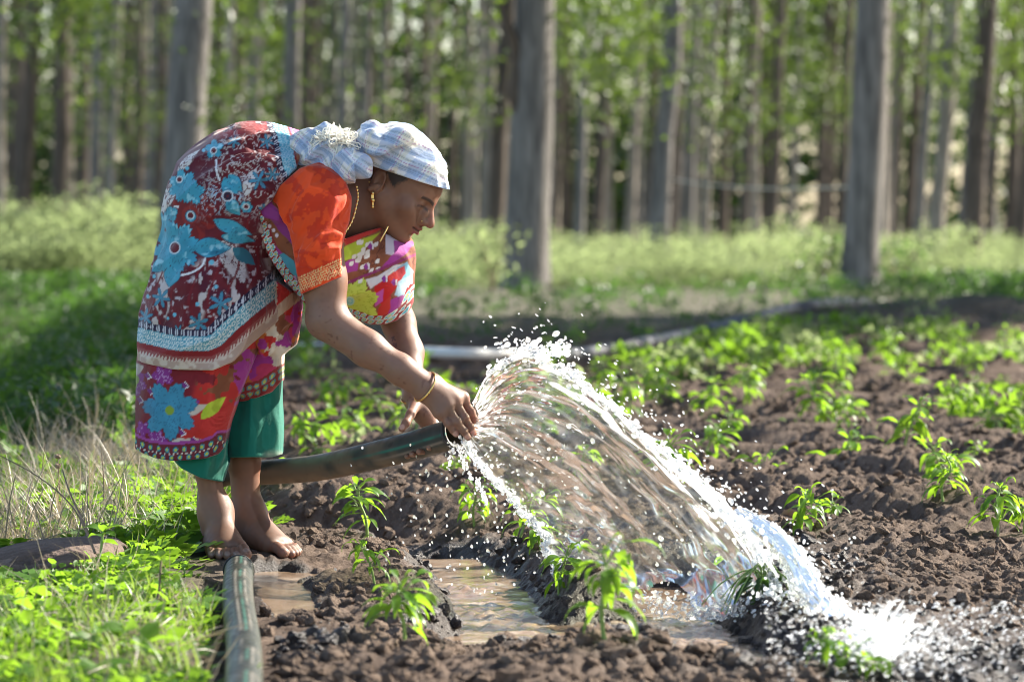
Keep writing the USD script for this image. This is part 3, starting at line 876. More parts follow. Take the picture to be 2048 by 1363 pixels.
for row in range(10):            # further rows, blurred
    Yr = 11.0 + row * 1.15
    x = -0.20 * Yr * .3
    for j in range(9):
        xx = -.55 + j * .36 + rng.normal() * .08 + .10 * row
        yy = Yr + .22 * xx + rng.normal() * .18
        pxx = 1024 + xx / yy * FOCAL_PX
        if not 700 < pxx < 2120 or rng.random() < .12 or (Yr < 13 and pxx < 1250):
            continue
        copy_of(CH[int(rng.choice([0, 2, 3, 6, 8, 11, 15, 18]))], (xx, yy, hz(xx, yy)), rng.uniform(0, 360), 'blurred chilli seedling among the far rows of the field', 'chilli seedlings in the blurred far rows', rng.uniform(.8, 1.25))

# wilted plant lying on the wet mound, its stems drooping
b = P(1530, 1255, 8.0)
b[2] = hz(b[0], 8.0)
t = thing('wilted_plant', 'wilted plant with limp dark stems hanging over the wet mound, where the water lands', 'plant', b)
st = []
for k in range(13):
    a = rng.uniform(-.4, 3.6)
    e = np.array([math.cos(a) * rng.uniform(.05, .13) - .02, math.sin(a) * .05 - .04, rng.uniform(-.05, .0)])
    st.append(tube(smooth_path([np.array([0, 0, -.01]), np.array([e[0] * .2, e[1] * .2, .045 + .02 * rng.random()]), np.array([e[0] * .65, e[1] * .7, .03]), e], 12), np.linspace(.0026, .0012, 12), 5))
obj('stem', join(st), LOOKS['green_stem'], t, smooth=True)
for k in range(14):
    a = rng.uniform(0, 6.28)
    p0 = np.array([math.cos(a) * .06 * rng.random() - .01, -.03 * rng.random(), .02 + .02 * rng.random()])
    obj('leaf', leaf_mesh(p0, np.array([math.cos(a), -.3, -.2]), rng.uniform(.04, .08), .009, 1.2, rng.normal(0, .6), rng), LOOKS['shrub_leaf'], t, smooth=True)

# pale dry husk on the ridge
simple('husk', (.52, .42, .30), rough=.8, var=.4, scale=30)
v, f = leaf_mesh(np.zeros(3), np.array([1, .1, .05]), .15, .035, -.25, .5, rng, 10)
v[:, 2] += .012 * np.sin(v[:, 0] * 70)
bx = P(1555, 1046, gY(1046, .0))
t_ = obj('dry_husk', (v + np.array([bx[0], bx[1], hz(bx[0], bx[1]) + .022]), f), LOOKS['husk'], smooth=True, label='pale dry husk lying on the soil below the seedling on the dry ridge', category='husk')

# broad lobed leaves of a weed under the hose
b = P(520, 1012, gY(1012, .02))
b[2] = hz(b[0], b[1])
t = thing('broad_leaf_weed', 'weed with broad bright lobed leaves behind the far foot, under the hose', 'weed', b)
obj('stem', join([tube(smooth_path([np.zeros(3), np.array([x_ * .5, y_ * .5, .05]), np.array([x_, y_, z_])], 6), .002, 5) for x_, y_, z_ in ((.04, 0, .055), (.02, -.03, .04), (.05, .02, .03), (-.01, .0, .05))]), LOOKS['green_stem'], t)
for x_, y_, z_, dx, dy, L, w, dr in ((.04, 0, .055, 1, -.1, .085, .03, .5), (.045, 0, .055, .8, -.5, .095, .028, 1.3), (.05, .02, .04, .9, .3, .06, .02, .9), (.02, -.03, .045, .5, -.8, .08, .026, 1.2), (-.01, 0, .05, -.2, -.7, .07, .022, .9), (.02, -.03, .04, .9, -.6, .07, .02, .7)):
    obj('leaf', leaf_mesh(np.array([x_, y_, z_]), np.array([dx, dy, .15]), L, w, dr, rng.normal(0, .3), rng, 8), LOOKS['chilli_leaf'], t, smooth=True)

# low green growth in the far half of the field: uncountable
N = 2600
Yw = 12.5 + 12 * rng.random(N) ** .8
Xw = rng.uniform(-.9, 1.0, N) * Yw * .150
m = noise(np.stack([Xw * 1.6, Yw * .9, 0 * Xw], -1), 93) + .12 * sstep(Yw, 13, 20) > .75
m &= Xw > bund_edge(Yw) - .1
m &= ~((Yw > 17.5) & (Xw > -.9) & (Xw < .35 + (Yw - 19) * .22))
Xw, Yw = Xw[m], Yw[m]
lowp = [weed_clump(26, .10, .055, .05, rng) for _ in range(4)]
instancer('field_weeds', lowp, [LOOKS['weed_leaf'], LOOKS['bush_leaf']] * 2, np.column_stack([Xw, Yw, height(Xw, Yw)]), quat_z(rng.uniform(0, 6.28, len(Xw))), rng.uniform(.6, 1.5, len(Xw)), rng.integers(0, 4, len(Xw)), kind='stuff', label='blurred low weeds between the far crop rows')
# turf on the bank and in the ditch
N = 7000
Yw = 12.5 + 26.5 * rng.random(N) ** .9
Xw = rng.uniform(-1.0, 1.0, N) * Yw * .155
m = (Xw < bund_edge(Yw) + .1) | (Yw > 23.5 + .3 * Xw)
bare = sstep(Xw, -3.0, -1.2) * sstep(Xw, 6.0, 3.0) * sstep(Yw, 22, 24)
m &= rng.random(N) > .93 * bare
Xw, Yw = Xw[m], Yw[m]
tp = [weed_clump(44, .15, .10, .045, rng) for _ in range(4)]
instancer('bank_weeds', tp, [LOOKS['shrub_leaf']] * 4, np.column_stack([Xw, Yw, height(Xw, Yw) - .01]), quat_z(rng.uniform(0, 6.28, len(Xw))), rng.uniform(.6, 1.5, len(Xw)), rng.integers(0, 4, len(Xw)), kind='stuff', label='low shaded growth on the bank and in the ditch behind the field')
# ---------------------------------------------------------------- the weedy bund on the left
rng = np.random.default_rng(33)


def ferny_clump(rng, n=16, h=.07, r=.06):
    """Finely cut leaves: each a rib with pairs of leaflets."""
    parts = []
    for _ in range(n):
        a = rng.uniform(0, 6.28)
        el = rng.uniform(.15, 1.1)
        L = rng.uniform(.6, 1.1) * h * 1.3
        p0 = np.array([rng.normal() * r * .5, rng.normal() * r * .5, rng.uniform(0, .3) * h])
        d = np.array([math.cos(a) * math.cos(el), math.sin(a) * math.cos(el), math.sin(el)])
        s = np.cross(d, [0, 0, 1.0])
        s /= np.linalg.norm(s)
        up = np.cross(s, d)
        for j in range(5):
            t = .25 + .75 * j / 4
            c = p0 + d * L * t - np.array([0, 0, .35 * L * t * t])
            w = L * .34 * math.sin(math.pi * min(t * .9, 1)) + .004
            for sg in (-1, 1):
                e = c + (s * sg * .85 + d * .55 + up * rng.normal() * .15) * w
                mdl = (c + e) / 2
                q = np.cross(e - c, up)
                q = q / (np.linalg.norm(q) + 1e-9) * w * .30
                parts.append((np.array([c, mdl + q, e, mdl - q]), np.array([[0, 1, 2, 3]])))
    return join(parts)


def round_clump(rng, n=14, h=.06, r=.05, L0=.026):
    parts = []
    for _ in range(n):
        a, el = rng.uniform(0, 6.28), rng.uniform(-.1, .9)
        p0 = np.array([rng.normal() * r * .6, rng.normal() * r * .6, rng.uniform(.2, 1) * h])
        d = np.array([math.cos(a) * math.cos(el), math.sin(a) * math.cos(el), math.sin(el)])
        parts.append(leaf_mesh(p0, d, L0 * rng.uniform(.7, 1.3), L0 * rng.uniform(.26, .38), rng.uniform(.2, 1.0), rng.normal(0, .5), rng, 3))
    return join(parts)


def grass_clump(rng, n=16, h=.12, lean=.5, w=.0022):
    parts = []
    for _ in range(n):
        a = rng.uniform(0, 6.28)
        L = h * rng.uniform(.5, 1.2)
        o = np.array([rng.normal() * .018, rng.normal() * .018, 0])
        t = np.linspace(0, 1, 5)
        b = rng.uniform(.2, 1) * lean
        p = o + np.stack([np.cos(a) * b * L * t ** 1.8, np.sin(a) * b * L * t ** 1.8, L * (t - .25 * b * t ** 2.5)], 1)
        s = np.array([-math.sin(a), math.cos(a), 0]) * w
        ww = (1 - t ** 2 * .9)[:, None]
        v = np.vstack([p + s * ww, p - s * ww])
        k = np.arange(4)
        parts.append((v, np.stack([k, k + 1, 5 + k + 1, 5 + k], 1)))
    return join(parts)


def scatter_bund(n, y0, y1, pw=1.3, edge=.03):
    Yb = y0 + (y1 - y0) * rng.random(n) ** pw
    left = -Yb * .142 - .1
    right = bund_edge(Yb) + edge
    Xb = left + (right - left) * rng.random(n)
    return Xb, Yb


def clear_of(X, Y):
    m = (((X + .645) / .17) ** 2 + ((Y - 8.50) / .72) ** 2 > 1)
    m &= (np.abs(X - (-.614 + (Y - 8.62) * -.0745)) > .075) | (Y > 8.66)
    m &= ((X + 1.05) / .20) ** 2 + ((Y - 8.38) / .50) ** 2 > 1
    return m


X, Y = scatter_bund(2100, 6.2, 12.6)
m = clear_of(X, Y) & (noise(np.stack([X * 5, Y * 2.5, 0 * X], -1), 95) + .25 * rng.random(len(X)) > .52)
dry_zone = sstep(X, -.80, -1.10) * sstep(Y, 8.6, 9.6)
m &= rng.random(len(X)) > dry_zone * .85
X, Y = X[m], Y[m]
kinds = np.where(rng.random(len(X)) < .55, rng.integers(0, 4, len(X)), rng.integers(4, 8, len(X)))
instancer('bund_weeds', [ferny_clump(rng) for _ in range(4)] + [round_clump(rng) for _ in range(4)], [LOOKS['weed_leaf']] * 8, np.column_stack([X, Y, height(X, Y) - .004]),
          quat_z(rng.uniform(0, 6.28, len(X)), rng.normal(0, .15, len(X)), rng.uniform(0, 6.28, len(X))), np.stack([rng.uniform(.6, 1.5, len(X))] * 2 + [rng.uniform(.35, .8, len(X)) + .7 * sstep(noise(np.stack([X * 6, Y * 3, 0 * X], -1), 97), .45, .8)], 1) * (.66 + .34 * sstep(Y, 6.5, 8.5))[:, None], kinds, kind='stuff', label='bright green finely cut weeds covering the bund at the left')
X, Y = scatter_bund(260, 6.2, 11.5, edge=.06)
m = clear_of(X, Y)
X, Y = X[m], Y[m]
instancer('bund_grass', [grass_clump(rng, 14, .09, .8) for _ in range(4)], [LOOKS['grass_blade']] * 4, np.column_stack([X, Y, height(X, Y) - .005]), quat_z(rng.uniform(0, 6.28, len(X))), rng.uniform(.5, 1.1, len(X)), rng.integers(0, 4, len(X)), kind='stuff', label='grass blades among the weeds of the bund')
X, Y = scatter_bund(110, 6.3, 11.0)
m = clear_of(X, Y)
X, Y = X[m], Y[m]
instancer('broad_weeds', [round_clump(rng, 9, .07, .05, .055) for _ in range(4)], [LOOKS['weed_leaf']] * 4, np.column_stack([X, Y, height(X, Y) - .004]), quat_z(rng.uniform(0, 6.28, len(X))), rng.uniform(.5, 1.1, len(X)), rng.integers(0, 4, len(X)), kind='stuff', label='broader leaved weeds scattered through the bund')
# dry grass along the crest
n = 430
Y = 8.9 + 10 * rng.random(n) ** 1.6
cr = np.interp(Y, [8, 9, 10, 12, 16, 19], [-1.12, -1.14, -1.20, -1.25, -1.66, -1.85])
X = cr - .03 + rng.normal(0, .15, n) * (.7 + .04 * Y)
X = np.where(Y < 11.5, X + .12 * np.abs(rng.normal(size=n)), X)
instancer('dry_grass', [grass_clump(rng, 12, .16, 1.1, .0012) for _ in range(5)], [LOOKS['dry_grass']] * 5, np.column_stack([X, Y, height(X, Y) - .005]), quat_z(rng.uniform(0, 6.28, n), rng.normal(0, .35, n), rng.uniform(0, 6.28, n)), .35 + 1.25 * rng.random(n) ** 2, rng.integers(0, 5, n), kind='stuff', label='thin dry grey grass standing along the crest of the bund')
X, Y = scatter_bund(420, 6.3, 9.6, 1.0)
m = clear_of(X, Y)
X, Y = X[m], Y[m]
instancer('dry_straw', [grass_clump(rng, 7, .10, 1.6, .0012) for _ in range(3)], [LOOKS['dry_grass']] * 3, np.column_stack([X, Y, height(X, Y) + .004]), quat_z(rng.uniform(0, 6.28, len(X)), rng.uniform(.6, 1.4, len(X)), rng.uniform(0, 6.28, len(X))), rng.uniform(.5, 1.1, len(X)), rng.integers(0, 3, len(X)), kind='stuff', label='bits of straw lying among the weeds')

# flat stone at the left edge
m = trimesh.creation.icosphere(4, 1.0)
v = m.vertices.copy()
v = np.sign(v) * np.abs(v) ** .75
v = v * np.array([.175, .21, .052])
v *= (1 + .20 * (fbm(v * 9, 3, 301) - .5) + .10 * (fbm(v * 30, 3, 302) - .5))[:, None]
v[:, 2] += .10 * v[:, 0]
simple('stone', (.15, .098, .070), rough=.9, scale=7, color2=(.055, .038, .030), bump=.02, bump_scale=60)
b = np.array([-1.045, 8.62, 0])
b[2] = hz(b[0], b[1]) + .018
obj('stone', (v + b, m.faces), LOOKS['stone'], smooth=True, label='flat brown stone half sunk in the weeds at the left edge', category='stone')

# single plants and stalks
def stalk(name, label, cat, pts, r0, r1, mat='dry_stem', leaves=(), leafmat='weed_leaf', heads=0):
    q = [np.array(p, float) for p in pts]
    b = q[0].copy()
    t = thing(name, label, cat, b)
    path = smooth_path([p - b for p in q], 16)
    obj('stem', tube(path, np.linspace(r0, r1, 16), 6), LOOKS[mat], t, smooth=True)
    for k, (i, a, el, L, w) in enumerate(leaves):
        d = np.array([math.cos(a) * math.cos(el), math.sin(a) * math.cos(el), math.sin(el)])
        obj('leaf', leaf_mesh(path[i], d, L, w, .8, rng.normal(0, .3), rng), LOOKS[leafmat], t, smooth=True)
    for k in range(heads):
        m_ = trimesh.creation.icosphere(1, .008)
        m_.vertices *= (1 + .5 * (rng.random((len(m_.vertices), 1)) - .5)) * np.array([1, 1, .8])
        obj('seed_head', (m_.vertices + path[-1 - 3 * k], m_.faces), LOOKS['dry_stem'], t)
    return t


def gp(px, py, dz=0.0):
    Yg = gY(py, .04)
    x = (px - 1024) / FOCAL_PX * Yg
    return np.array([x, Yg, hz(x, Yg) + dz])


lv = lambda n, i0, i1, L, w: [(int(rng.integers(i0, i1)), rng.uniform(0, 6.28), rng.uniform(-.2, .7), L * rng.uniform(.7, 1.2), w) for _ in range(n)]
Yn = 7.55
stalk('young_weed', 'young weed with bare brown stem and small leaves, left of the pipe', 'weed', [P(308, 1285, Yn), P(306, 1240, Yn), P(318, 1180, Yn), P(322, 1120, Yn)], .0035, .002, leaves=lv(7, 10, 16, .035, .010) + [(11, -.2, .2, .04, .012), (12, .3, .5, .05, .012), (13, 3.3, .3, .03, .01)])
Yn = 8.25
stalk('young_weed', 'light green weed with rounded paired leaves before the flat stone', 'weed', [P(200, 1130, Yn), P(203, 1090, Yn), P(206, 1062, Yn)], .0035, .0025, 'green_stem', leaves=[(15, .1, .5, .055, .014), (15, 3.0, .5, .05, .014), (13, -.8, .3, .05, .014), (12, 2.4, .2, .05, .014), (15, -1.6, .8, .04, .011), (9, .4, .1, .04, .012)])
Yn = 8.35
stalk('young_weed', 'small yellow-green weed left of the open end of the black pipe', 'weed', [P(372, 1200, Yn), P(372, 1160, Yn), P(368, 1135, Yn)], .003, .002, 'green_stem', leaves=lv(7, 9, 16, .042, .012))
Yn = 10.3
stalk('dead_stalk', 'long dead stalk leaning from the left edge over the stone', 'stalk', [P(195, 1120, 8.5), P(150, 1020, 8.6), P(80, 955, 8.7), P(-10, 905, 8.8)], .0022, .0012)
stalk('dead_stalk', 'thick dry stick leaning against the flat stone', 'stick', [P(128, 1238, 8.0), P(105, 1190, 8.0), P(78, 1140, 8.02)], .0045, .0030, leaves=())
stalk('dead_stalk', 'dark upright dead stalk with a brown seed head above the weeds, left of the skirt', 'stalk', [P(122, 1010, 9.6), P(118, 960, 9.6), P(116, 912, 9.6)], .0022, .0012, heads=2)
stalk('dead_stalk', 'bare upright dead stalk between the seed-headed one and the skirt', 'stalk', [P(208, 1000, 9.4), P(207, 950, 9.4), P(203, 905, 9.4)], .002, .001)
stalk('dead_stalk', 'bare upright dead stalk nearest the left edge above the weeds', 'stalk', [P(86, 1000, 9.7), P(84, 950, 9.7), P(90, 885, 9.7)], .002, .001)
stalk('dead_stalk', 'dark leaning dead stem crossing the weeds right of the stone', 'stalk', [P(190, 1105, 8.4), P(165, 1040, 8.5), P(140, 985, 8.6), P(125, 940, 8.7)], .0028, .0014)
Yn = 8.2
b = gp(395, 1238)
t = thing('grass_tuft', 'tuft of broad arching grass blades beside the black pipe', 'grass', b)
for k in range(12):
    a = rng.uniform(0, 6.28)
    v, f = leaf_mesh(np.array([0, 0, 0]), np.array([math.cos(a) * .5, math.sin(a) * .5, 1]), rng.uniform(.06, .12), .0035, 1.9, 0, rng, 8)
    obj('blade', (v, f), LOOKS['grass_blade'], t, smooth=True)
# ---------------------------------------------------------------- distance fields turned into one continuous surface
class Vox:
    def __init__(self, lo, hi, h):
        self.lo, self.h = np.asarray(lo, float), h
        self.n = np.ceil((np.asarray(hi, float) - self.lo) / h).astype(int) + 1
        self.F = np.full(self.n, 0.2, np.float32)

    def box(self, lo, hi):
        i0 = np.clip(np.floor((np.asarray(lo) - self.lo) / self.h).astype(int), 0, self.n)
        i1 = np.clip(np.ceil((np.asarray(hi) - self.lo) / self.h).astype(int) + 1, 0, self.n)
        if (i1 <= i0).any():
            return None, None
        s = tuple(slice(a, b) for a, b in zip(i0, i1))
        ax = [(self.lo[k] + self.h * np.arange(i0[k], i1[k])).astype(np.float32) for k in range(3)]
        return s, (ax[0][:, None, None], ax[1][None, :, None], ax[2][None, None, :])

    def put(self, s, d, k, how='add'):
        A = self.F[s]
        if how == 'cut':
            d = -d
            hh = np.maximum(k - np.abs(A - d), 0) / max(k, 1e-6)
            self.F[s] = np.maximum(A, d) + hh * hh * k * 0.25
        else:
            hh = np.maximum(k - np.abs(A - d), 0) / max(k, 1e-6)
            self.F[s] = np.minimum(A, d) - hh * hh * k * 0.25

    def cap(self, a, b, ra, rb=None, k=0.01, how='add', ys=1.0):
        """Tapered capsule; ys widens it across y."""
        a, b = np.asarray(a, float), np.asarray(b, float)
        rb = ra if rb is None else rb
        R = np.array([max(ra, rb)] * 3) * np.array([1, ys, 1]) + k + 0.006
        s, X = self.box(np.minimum(a, b) - R, np.maximum(a, b) + R)
        if s is None:
            return
        cy = (a[1] + b[1]) / 2
        A, B = a.copy(), b.copy()
        x, y, z = X
        if ys != 1.0:
            y = cy + (y - cy) / ys
            A[1], B[1] = cy + (a[1] - cy) / ys, cy + (b[1] - cy) / ys
        D = B - A
        t = np.clip(((x - A[0]) * D[0] + (y - A[1]) * D[1] + (z - A[2]) * D[2]) / (D @ D + 1e-12), 0, 1)
        d = np.sqrt((x - A[0] - t * D[0]) ** 2 + (y - A[1] - t * D[1]) ** 2 + (z - A[2] - t * D[2]) ** 2) - (ra + (rb - ra) * t)
        self.put(s, d, k, how)

    def ell(self, c, r, R=None, k=0.01, how='add'):
        """Ellipsoid with half axes r along the rows of R."""
        c, r = np.asarray(c, float), np.broadcast_to(np.asarray(r, float), (3,))
        R = np.eye(3) if R is None else np.asarray(R)
        ext = np.sqrt(((R * r[:, None]) ** 2).sum(0)) + k + 0.006
        s, (x, y, z) = self.box(c - ext, c + ext)
        if s is None:
            return
        q = [(x - c[0]) * R[i, 0] + (y - c[1]) * R[i, 1] + (z - c[2]) * R[i, 2] for i in range(3)]
        k0 = np.sqrt(sum((q[i] / r[i]) ** 2 for i in range(3)))
        k1 = np.sqrt(sum((q[i] / r[i] ** 2) ** 2 for i in range(3)))
        self.put(s, k0 * (k0 - 1) / np.maximum(k1, 1e-6), k, how)

    def points(self):
        return np.stack(np.meshgrid(*[self.lo[k] + self.h * np.arange(self.n[k]) for k in range(3)], indexing='ij'), -1)

    def surface(self, smooth_n=2):
        F = self.F
        ins = F < 0
        n = np.array(F.shape) - 1
        cs = [(a, b, c) for a in (0, 1) for b in (0, 1) for c in (0, 1)]
        cnt = np.zeros(n, np.uint8)
        for a, b, c in cs:
            cnt += ins[a:n[0] + a, b:n[1] + b, c:n[2] + c]
        act = (cnt > 0) & (cnt < 8)
        idx = np.argwhere(act)
        ids = np.full(n, -1, np.int32)
        ids[act] = np.arange(len(idx))
        val = {c: F[idx[:, 0] + c[0], idx[:, 1] + c[1], idx[:, 2] + c[2]].astype(float) for c in cs}
        acc, num = np.zeros((len(idx), 3)), np.zeros(len(idx))
        for c in cs:
            for k in range(3):
                if c[k] == 0:
                    e = list(c)
                    e[k] = 1
                    v0, v1 = val[c], val[tuple(e)]
                    m = (v0 < 0) != (v1 < 0)
                    t = np.where(m, v0 / np.where(m, v0 - v1, 1), 0)
                    p = np.tile(np.array(c, float), (len(idx), 1))
                    p[:, k] = t
                    acc += np.where(m[:, None], p, 0)
                    num += m
        v = self.lo + self.h * (idx + acc / np.maximum(num, 1)[:, None])
        faces = []
        for k in range(3):
            o = [x for x in range(3) if x != k]
            sl0 = [slice(1, n[x]) if x != k else slice(0, n[x]) for x in range(3)]
            sl1 = list(sl0)
            sl1[k] = slice(1, n[k] + 1)
            a, b = ins[tuple(sl0)], ins[tuple(sl1)]
            for flip, m in ((False, a & ~b), (True, ~a & b)):
                q = np.argwhere(m)
                for x in o:
                    q[:, x] += 1
                def cell(d0, d1):
                    r = q.copy()
                    r[:, o[0]] -= d0
                    r[:, o[1]] -= d1
                    return ids[r[:, 0], r[:, 1], r[:, 2]]
                f = np.stack([cell(1, 1), cell(0, 1), cell(0, 0), cell(1, 0)], 1)
                if k == 1:
                    f = f[:, ::-1]
                faces.append(f[:, ::-1] if flip else f)
        f = np.concatenate(faces)
        f = f[(f >= 0).all(1)]
        if smooth_n:
            e = np.vstack([f[:, [0, 1]], f[:, [1, 2]], f[:, [2, 3]], f[:, [3, 0]]])
            for i in range(smooth_n * 2):
                s = np.zeros_like(v)
                c = np.zeros(len(v))
                c += np.bincount(e[:, 0], minlength=len(v))
                c += np.bincount(e[:, 1], minlength=len(v))
                for q in range(3):
                    s[:, q] = np.bincount(e[:, 0], v[e[:, 1], q], len(v)) + np.bincount(e[:, 1], v[e[:, 0], q], len(v))
                v = v + (0.5 if i % 2 == 0 else -0.53) * (s / np.maximum(c, 1)[:, None] - v)
        return v, f


def poly_sd(x, z, poly):
    """Signed distance to a polygon (negative inside), same units as x, z."""
    poly = np.asarray(poly, float)
    d = np.full(np.broadcast(x, z).shape, 1e9)
    inside = np.zeros(d.shape, bool)
    for (x0, z0), (x1, z1) in zip(poly, np.roll(poly, -1, 0)):
        dx, dz = x1 - x0, z1 - z0
        t = np.clip(((x - x0) * dx + (z - z0) * dz) / (dx * dx + dz * dz + 1e-12), 0, 1)
        d = np.minimum(d, np.hypot(x - x0 - t * dx, z - z0 - t * dz))
        c = ((z0 > z) != (z1 > z)) & (x < dx * (z - z0) / (dz if abs(dz) > 1e-12 else 1e-12) + x0)
        inside ^= c
    return np.where(inside, -d, d)
# ---------------------------------------------------------------- the woman. Her side view is drawn on a plane 9 m away, 853 units to the metre.
S = FOCAL_PX / DIST


def J(px, py, dy=0.0):
    return P(px, py, DIST + dy)


def uxy(v):
    """Side-view coordinates (units of the drawing) of points: cloth prints are laid out in these."""
    return 1024 + v[:, 0] * S, HORIZON + (EYE - v[:, 2]) * S


def cut_poly(vox, poly, dy=0.0, k=0.004):
    """Keep only what lies inside a side-view outline."""
    p = np.array([J(a, b, dy)[[0, 2]] for a, b in poly])
    x = vox.lo[0] + vox.h * np.arange(vox.n[0])
    z = vox.lo[2] + vox.h * np.arange(vox.n[2])
    d = poly_sd(x[:, None], z[None, :], p)[:, None, :].astype(np.float32)
    A = vox.F
    hh = np.maximum(k - np.abs(A - d), 0) / k
    vox.F = np.maximum(A, d) + hh * hh * k * 0.25


def span(pts, pad):
    p = np.array(pts)
    return p.min(0) - pad, p.max(0) + pad


# ---- head axes: turned a little to the camera, face tilted down
PITCH, YAW, ROLL = math.radians(37), math.radians(18), math.radians(-3)
hF = np.array([math.cos(PITCH) * math.cos(YAW), -math.cos(PITCH) * math.sin(YAW), -math.sin(PITCH)])
hL = np.array([math.sin(YAW), math.cos(YAW), 0.0])
hU = np.cross(hF, hL)
hL, hU = hL * math.cos(ROLL) + hU * math.sin(ROLL), hU * math.cos(ROLL) - hL * math.sin(ROLL)
HR = np.array([hF, hL, hU])
HS = np.array([1.02, 1.0, 0.93])
hO = J(843, 409, -0.075) - (0.078 * HS[0] * hF - 0.031 * hL)


def H(f, l, u):
    return hO + f * HS[0] * hF + l * HS[1] * hL + u * HS[2] * hU


LOOKS['skin'] = usdkit.material(stage, '/World/Looks/skin', {
    'a': ('attribute', {'attribute': 'col'}), 'tc': ('texture_coordinate', {}),
    'n': ('noise_texture', {'scale': 420.0, 'detail': 3.0}), 'bp': ('bump', {'strength': 0.22, 'distance': 0.0008}),
    'n2': ('noise_texture', {'scale': 60.0, 'detail': 4.0}), 'rr': ('map_range', {'from_min': 0.3, 'from_max': 0.7, 'to_min': 0.46, 'to_max': 0.66}),
    'p': ('principled_bsdf', {'subsurface_weight': 0.12, 'subsurface_scale': 0.006, 'subsurface_radius': (1.0, 0.35, 0.2), 'specular_ior_level': 0.4})},
    [('a.color', 'p.base_color'), ('tc.object', 'n.vector'), ('n.fac', 'bp.height'), ('bp.normal', 'p.normal'), ('tc.object', 'n2.vector'), ('n2.fac', 'rr.value'), ('rr.result', 'p.roughness')], surface='p.BSDF')


def cloth_look(name, weave=900.0, rough=0.75, sheen=0.25, trans=0.0):
    nodes = {'a': ('attribute', {'attribute': 'col'}), 'tc': ('texture_coordinate', {}),
             'n': ('noise_texture', {'scale': weave, 'detail': 2.0}), 'n2': ('noise_texture', {'scale': 38.0, 'detail': 4.0}),
             'ad': ('math', {'math_type': 'multiply_add', 'value2': 0.16}),
             'bp': ('bump', {'strength': 0.5, 'distance': 0.004}),
             'p': ('principled_bsdf', {'roughness': rough, 'specular_ior_level': 0.18, 'sheen_weight': sheen, 'sheen_roughness': 0.4})}
    links = [('a.color', 'p.base_color'), ('tc.object', 'n.vector'), ('tc.object', 'n2.vector'), ('n.fac', 'ad.value1'), ('n2.fac', 'ad.value3'), ('ad.value', 'bp.height'), ('bp.normal', 'p.normal')]
    out = 'p.BSDF'
    if trans:
        nodes['tl'] = ('translucent_bsdf', {})
        nodes['m'] = ('mix_closure', {'fac': trans})
        links += [('a.color', 'tl.color'), ('p.BSDF', 'm.closure1'), ('tl.BSDF', 'm.closure2')]
        out = 'm.closure'
    LOOKS[name] = usdkit.material(stage, '/World/Looks/' + name, nodes, links, surface=out)


cloth_look('cotton')
cloth_look('thin_cotton', sheen=0.15)
simple('gold', (0.85, 0.60, 0.22), rough=0.25, metallic=1.0)
simple('black_hair', (0.012, 0.010, 0.010), rough=0.4)

woman = thing('person', 'bending woman in a printed saree and blue head cloth, holding the spraying hose', 'person', J(470, 1105, 0.0))
W0 = J(470, 1105, 0.0)


def wear(name, vf, look, col=None, smooth=True, parent=None, **kw):
    v, f = vf
    return obj(name, (np.asarray(v) - W0, f), LOOKS[look], parent or woman, smooth=smooth, col=col, **kw)


# ---- body
lo, hi = span([J(360, 230, -0.32), J(975, 1135, 0.30)], 0.0)
B = Vox(lo, hi, 0.0025)
# trunk (mostly under cloth)
TRUNK = [((425, 455, .0), (505, 385, .0), .115, .115), ((505, 385, 0), (600, 390, -.01), .112, .105)]
for a, b, ra, rb in TRUNK:
    B.cap(J(*a), J(*b), ra, rb, 0.05, ys=1.3)
B.cap(J(618, 395, -.13), J(715, 430, .11), .058, .058, 0.05)
B.cap(J(430, 480, -.08), J(435, 720, -.06), .080, .05, .04)
B.cap(J(430, 480, .08), J(490, 710, .06), .080, .05, .04)
# legs
RF, LF = 0.028, 0.028
B.cap(J(435, 720, -.06), J(414, 930, -.07), .050, .030, .03)
B.cap(J(414, 930, -.07), J(430, 1035, -.06), .030, .029, .02)
B.cap(J(490, 710, .06), J(488, 920, .05), .05, .036, .03)
B.cap(J(488, 920, .05), J(494, 1035, .05), .036, .033, .02)


def foot(heel, toe, side, wid, ankle):
    """heel, toe: (x, y, z of the ground); side: +1 where the big toe lies to the left of the walking direction."""
    heel, toe = np.array(heel), np.array(toe)
    d = toe - heel
    L = np.linalg.norm(d[:2])
    d = d / np.linalg.norm(d)
    s = np.array([-d[1], d[0], 0.0])
    s /= np.linalg.norm(s)
    up = np.array([0, 0, 1.0])
    at = lambda t, q, h: heel + d * L * t + s * q + up * h
    B.ell(at(0.06, 0, .030), (.036, .031, .032), np.array([d, s, up]), 0.02)
    B.cap(ankle, at(0.10, 0, .036), .033, .030, .03)
    B.cap(ankle, at(0.50, 0.006 * side, .034), .031, .026, .035)
    B.cap(at(.08, -.012 * side, .022), at(.66, -.026 * side * wid, .018), .022, .017, .03)
    B.cap(at(.08, .008 * side, .026), at(.70, .024 * side * wid, .022), .024, .021, .03)
    B.cap(at(.45, 0, .034), at(.70, 0, .02), .026, .018, .03)
    tips = [(.99, .030, .0135, .70), (1.0, .010, .0100, .76), (.955, -.007, .0093, .75), (.90, -.022, .0088, .72), (.83, -.036, .0085, .66)]
    out = []
    for k, (t, q, r, t0) in enumerate(tips):
        m = at((t + t0) / 2 + .02, q * side * wid * .97, r + .008)
        B.cap(at(t0 - .03, q * side * wid * 0.9, r + .004), m, r * 1.05, r * 0.95, .008)
        B.cap(m, at(t, q * side * wid, r - .001), r * 0.95, r, .004)
        out.append(at(t, q * side * wid, r) + up * r * 0.8 + d * r * 0.3)
    return out


